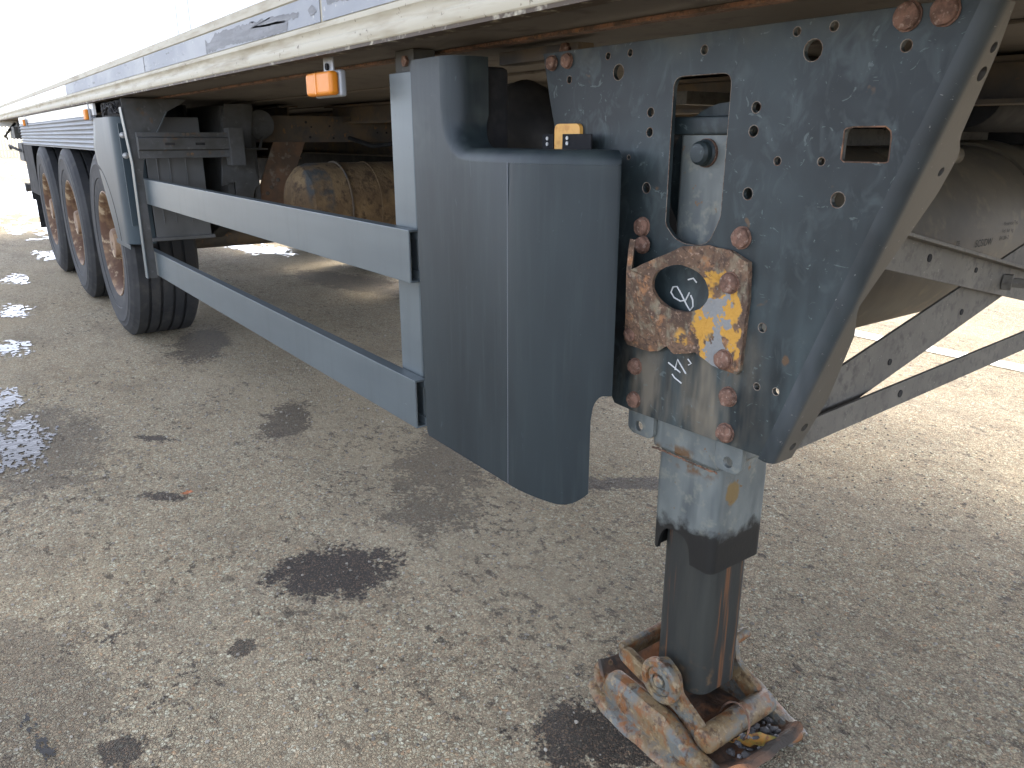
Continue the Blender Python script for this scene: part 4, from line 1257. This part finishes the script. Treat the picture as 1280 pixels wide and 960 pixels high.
gv_['label'] = 'dark gravel caught in the landing foot pan'

# ------------------------------------------------------------------ braces and hardware at the right, inboard of the plate
def channel(name, a, b_, h, dpt, m, nlip=1):
    """angle/channel: web facing +x, thin flange on top"""
    a, b_ = Vector(a), Vector(b_)
    d = (b_ - a).normalized(); s = Vector((1, 0, 0)); u = s.cross(d); 
    if u.z < 0: u = -u
    p = empty(name, (0, 0, 0), T)
    def plank(n, u0, u1, s0, s1):
        bm = bmesh.new()
        vs = [bm.verts.new(q + u * uu + s * ss) for q in (a, b_) for uu in (u0, u1) for ss in (s0, s1)]
        for f in ((0, 1, 3, 2), (4, 6, 7, 5), (0, 4, 5, 1), (2, 3, 7, 6), (0, 2, 6, 4), (1, 5, 7, 3)): bm.faces.new([vs[i] for i in f])
        finish(n, bm, m, p, .0012)
    plank('web', -h / 2, h / 2, -.006, 0)
    if nlip: plank('lip', h / 2 - .006, h / 2, .0008, dpt)
    return p, a, b_, d, u
def hole_disc(p, c, r):
    lathe('bolt_hole', [(r, 0), (r, .0015)], 14, c, (1, 0, 0), 'black', p)
p, a, b_, d, u = channel('brace_bar', (-.655, .215, .672), (-.655, 1.30, .716), .044, .02, 'strut', 0)
hole_disc(p, Vector((-.655, .52, .685)), .007)
p, a, b_, d, u = channel('brace_bar', (-.672, .16, .675), (-.672, 1.28, .945), .085, .03, 'strut', 0)
for f in (.30, .52): hole_disc(p, a + (b_ - a) * f + u * -.012 + Vector((.017 * 0, 0, 0)), .006)
p, a, b_, d, u = channel('brace_bar', (-.648, .16, 1.005), (-.648, 1.25, .775), .062, .028, 'strut', 1)
for f, r in ((.34, .007), (.51, .005)): hole_disc(p, a + (b_ - a) * f + u * .004, r)
lathe('nut', [(.017, 0), (.017, .016), (.010, .017), (.010, .045), (.008, .047)], 6, tuple(a + (b_ - a) * .63 - u * .004), (1, .25, 0), 'strut', p)
# dusty plastic reservoir lying across the trailer
RV = empty('reservoir', (0, 0, 0), T)
lathe('tank_shell', [(.03, 0), (.14, .012), (.20, .05), (.225, .11), (.23, .16), (.23, 1.5), (.20, 1.56), (.05, 1.6)], 56, (-1.12, .62, .875), (0, 1, 0), 'reservoir', RV)
bm = bmesh.new(); b_lathe(bm, [(.238, 0), (.246, .015), (.246, .10), (.238, .115)], 56, (-1.12, 1.62, .875), (0, 1, 0)); finish('band', bm, 'reservoir', RV)
box('saddle', -1.22, -.98, 1.02, 1.34, 1.06, 1.105, 'reservoir', RV, .02, 3)
for y in (1.10, 1.18, 1.26):
    lathe('fitting', [(.014, 0), (.018, .012), (.013, .024), (.019, .036), (.013, .048), (.020, .060), (.014, .075)], 14, (-.99, y, 1.085), (0, 0, 1), 'reservoir', RV)
def label_text(body, size, ang, y):
    cu = bpy.data.curves.new('txt', 'FONT'); cu.body = body; cu.size = size; cu.extrude = 0
    o = bpy.data.objects.new('txt', cu); COL.objects.link(o)
    dg = bpy.context.evaluated_depsgraph_get(); me = bpy.data.meshes.new_from_object(o.evaluated_get(dg))
    bpy.data.objects.remove(o); bpy.data.curves.remove(cu)
    r_ = .2312
    for v in me.vertices:
        th = ang + v.co.y / r_
        v.co = Vector((-1.12 + r_ * math.cos(th), y + v.co.x, .875 + r_ * math.sin(th)))
    me.materials.append(M['ink']); link('print', me, RV)
label_text('SCSIDW', .026, R(-3), 1.262)
label_text('Ludw.nd s', .013, R(-8), 1.262)
label_text('Reservoir Typ', .014, R(8), 1.415)
label_text('Vol  bar  kg', .014, R(3.5), 1.405)
label_text('EN 286-2', .014, R(-1), 1.395)
label_text('CE', .016, R(0), 1.16)
# rail, dark cylinder, cables behind the plate
box('cross_member', -1.33, -1.25, .75, 2.3, 1.105, 1.150, 'strut', T, .003)
lathe('valve_body', [(.04, 0), (.085, .01), (.095, .04), (.095, .4), (.08, .42)], 32, (-.98, 1.28, 1.235), (0, 1, 0), 'black', T)
box('mounting_bar', -1.60, -1.55, .9, 2.2, 1.215, 1.25, 'strut', T, .002)
rr = random.Random(21)
for k in range(6):
    z0 = 1.165 + .012 * k
    tube('cable', [(-1.25 + rr.uniform(-.03, .03), .95 + .16 * q, z0 + .018 * math.sin(q * .9 + k) + .006 * q) for q in range(9)], .010 if k < 4 else .006, 'black', T, 8)
tube('teal_hose', [(-1.30, 1.22, 1.12), (-1.28, 1.32, 1.17), (-1.24, 1.45, 1.225), (-1.2, 1.60, 1.25)], .006, 'teal', T, 8)
bar('pale_strut', (-1.45, 1.52, 1.12), (-1.45, 1.57, 1.30), .03, .03, 'chalk', T, .003)
lathe('far_hub', [(.05, 0), (.12, .02), (.13, .06), (.10, .10)], 28, (-1.7, 1.95, 1.17), (1, -.4, 0), 'black', T)
box('gap_blocker', -1.9, -.35, 2.06, 2.40, 1.02, 1.295, 'black', T, .02)  # added dark box that hides the bright gap behind the plate
rr = random.Random(33)
for k in range(5):
    x0 = -1.02 - .05 * k
    tube('cable', [(x0 + rr.uniform(-.02, .02), .62 + .20 * q, 1.20 + .025 * k + .03 * math.sin(q * 1.1 + k * 2)) for q in range(8)], rr.choice((.009, .012, .014)), 'black', T, 8)
bar('mounting_bar', (-1.20, .9, 1.165), (-1.20, 2.2, 1.165), .03, .02, 'frame', T)
for k in range(3):
    tube('cable', [(-1.30, 1.35 + .12 * k, 1.29), (-1.28, 1.37 + .12 * k, 1.22), (-1.24, 1.40 + .11 * k, 1.15)], .007, 'black', T, 6)
# far side guard rail (bounds the view under the floor)
for z0 in (.47, .82): box('guard_rail', -4.5, -1.5, 2.44, 2.47, z0, z0 + .11, 'alu', T, .003)

# ------------------------------------------------------------------ loose things on the ground
rr = random.Random(5)
it = []
for k in range(9000):
    x = rr.uniform(-4.2, -.1); y = rr.uniform(-1.1, 2.2)
    r_ = rr.choice((.0016, .002, .002, .0026, .0034, .0048)) * (1 if x > -2.5 else 1.3)
    it.append(((x, y, r_ * .2), r_))
gr = rocks('loose_gravel', it, 'stone', rr)
gr['label'] = 'loose pale grit scattered over the worn ground'

def leaf(loc, L, W, rz, m, label, curl=.3, seed=1):
    bm = bmesh.new()
    n = 9; prev = None
    for i in range(n + 1):
        f = i / n
        hw = W / 2 * math.sin(math.pi * min(1, f * .98 + .02)) ** .8 * (1 + .22 * math.sin(f * 19 + seed))
        row = []
        for k in (-1, -.5, 0, .5, 1):
            row.append(bm.verts.new((L * (f - .5), hw * k, curl * L * (.25 * k * k + .30 * (f - .5) ** 2) + .004 * mnoise.noise((f * 6, k * 2, seed)))))
        if prev:
            for k in range(4): bm.faces.new((prev[k], prev[k + 1], row[k + 1], row[k]))
        prev = row
    b_tube(bm, [(-L * .5, 0, .002), (-L * .62, .003, .003), (-L * .72, .008, .002)], .0009, 5)
    o = finish('fallen_leaf', bm, m, None, ang=60, merge=False); o.location = loc; o.rotation_euler = (R(8), R(-6), rz)
    tag(o, label, 'leaf', 'fallen leaves')
leaf((-.682, .238, .036), .080, .030, R(52), 'deadleaf', 'curled yellow and orange leaf lying in the landing foot', .35, 2)
leaf((-2.50, -.335, .006), .034, .022, R(70), 'redleaf', 'small reddish leaf lying alone on the open ground', .3, 5)

# ------------------------------------------------------------------ far background
fe = empty('palisade_fence', (-53, 0, 0))
tag(fe, 'pale yellow palisade fence far behind the trailer rear', 'fence')
bm = bmesh.new()
pl = [(-.05, 0), (-.05, 1.75), (0, 1.85), (.05, 1.75), (.05, 0)]
A = [bm.verts.new((.0, a, b_)) for a, b_ in pl]; B = [bm.verts.new((.02, a, b_)) for a, b_ in pl]
bm.faces.new(A); bm.faces.new(B[::-1])
for i in range(5): bm.faces.new((A[i], B[i], B[(i + 1) % 5], A[(i + 1) % 5]))
p0 = finish('pale', bm, 'fence', fe); p0.location = (0, -6, 0)
for i in range(1, 110):
    c = p0.copy(); COL.objects.link(c); c.parent = fe; c.location = (0, -6 + .16 * i, 0)
for z in (.35, 1.45): 
    r_ = box('rail', -.05, -.005, -6.1, 11.7, z, z + .06, 'fence', fe, .004)

def tree(loc, h, wd, seed, label):
    rr = random.Random(seed)
    t_ = empty('roadside_tree', loc)
    tag(t_, label, 'tree', 'trees reflected in the trailer side')
    bm = bmesh.new()
    b_tube(bm, [(0, 0, 0), (.05, .02, h * .3), (.1, -.05, h * .6), (.05, 0, h * .92)], [.16, .12, .07, .02], 10)
    tips = []
    for k in range(11):
        a = rr.uniform(0, 6.28); z = h * rr.uniform(.28, .75); L = wd * rr.uniform(.5, .95) * (1.1 - z / h * .5)
        e = (math.cos(a) * L, math.sin(a) * L, z + L * rr.uniform(.2, .6)); tips.append(Vector(e))
        b_tube(bm, [(.05, 0, z), (e[0] * .5, e[1] * .5, z + (e[2] - z) * .6), e], [.05, .03, .01], 6)
    tips.append(Vector((.05, 0, h * .93)))
    finish('trunk', bm, 'bark', t_, ang=60)
    bm = bmesh.new()
    cl = []
    for tp in tips:
        for k in range(7): cl.append(tp + Vector((rr.gauss(0, .32), rr.gauss(0, .32), rr.gauss(0, .28))) * wd * .5)
    for c in cl:
        for k in range(34):
            p = c + Vector((rr.gauss(0, 1), rr.gauss(0, 1), rr.gauss(0, .8))) * wd * .13
            s_ = rr.uniform(.06, .13)
            q = Matrix.Rotation(rr.uniform(0, 6.28), 3, 'Z') @ Matrix.Rotation(rr.uniform(-1.2, 1.2), 3, 'X')
            bm.faces.new([bm.verts.new(p + q @ Vector(v) * s_) for v in ((-1, 0, 0), (0, -.5, .1), (1, 0, 0), (0, .5, .1))])
    finish('crown', bm, 'leafgreen', t_, merge=False)
tree((-58, -4.0, 0), 6.6, 2.4, 1, 'green roadside tree nearest the line of the trailer side')
tree((-60, -8.5, 0), 7.6, 2.8, 2, 'taller green roadside tree beside the fence end')
tree((-57, -12.5, 0), 6.2, 2.5, 3, 'outermost green roadside tree on the open side')

S.cycles.max_bounces = 6
S.cycles.diffuse_bounces = 3
S.cycles.glossy_bounces = 3
S.cycles.transmission_bounces = 3
S.render.resolution_x, S.render.resolution_y = 1024, 768
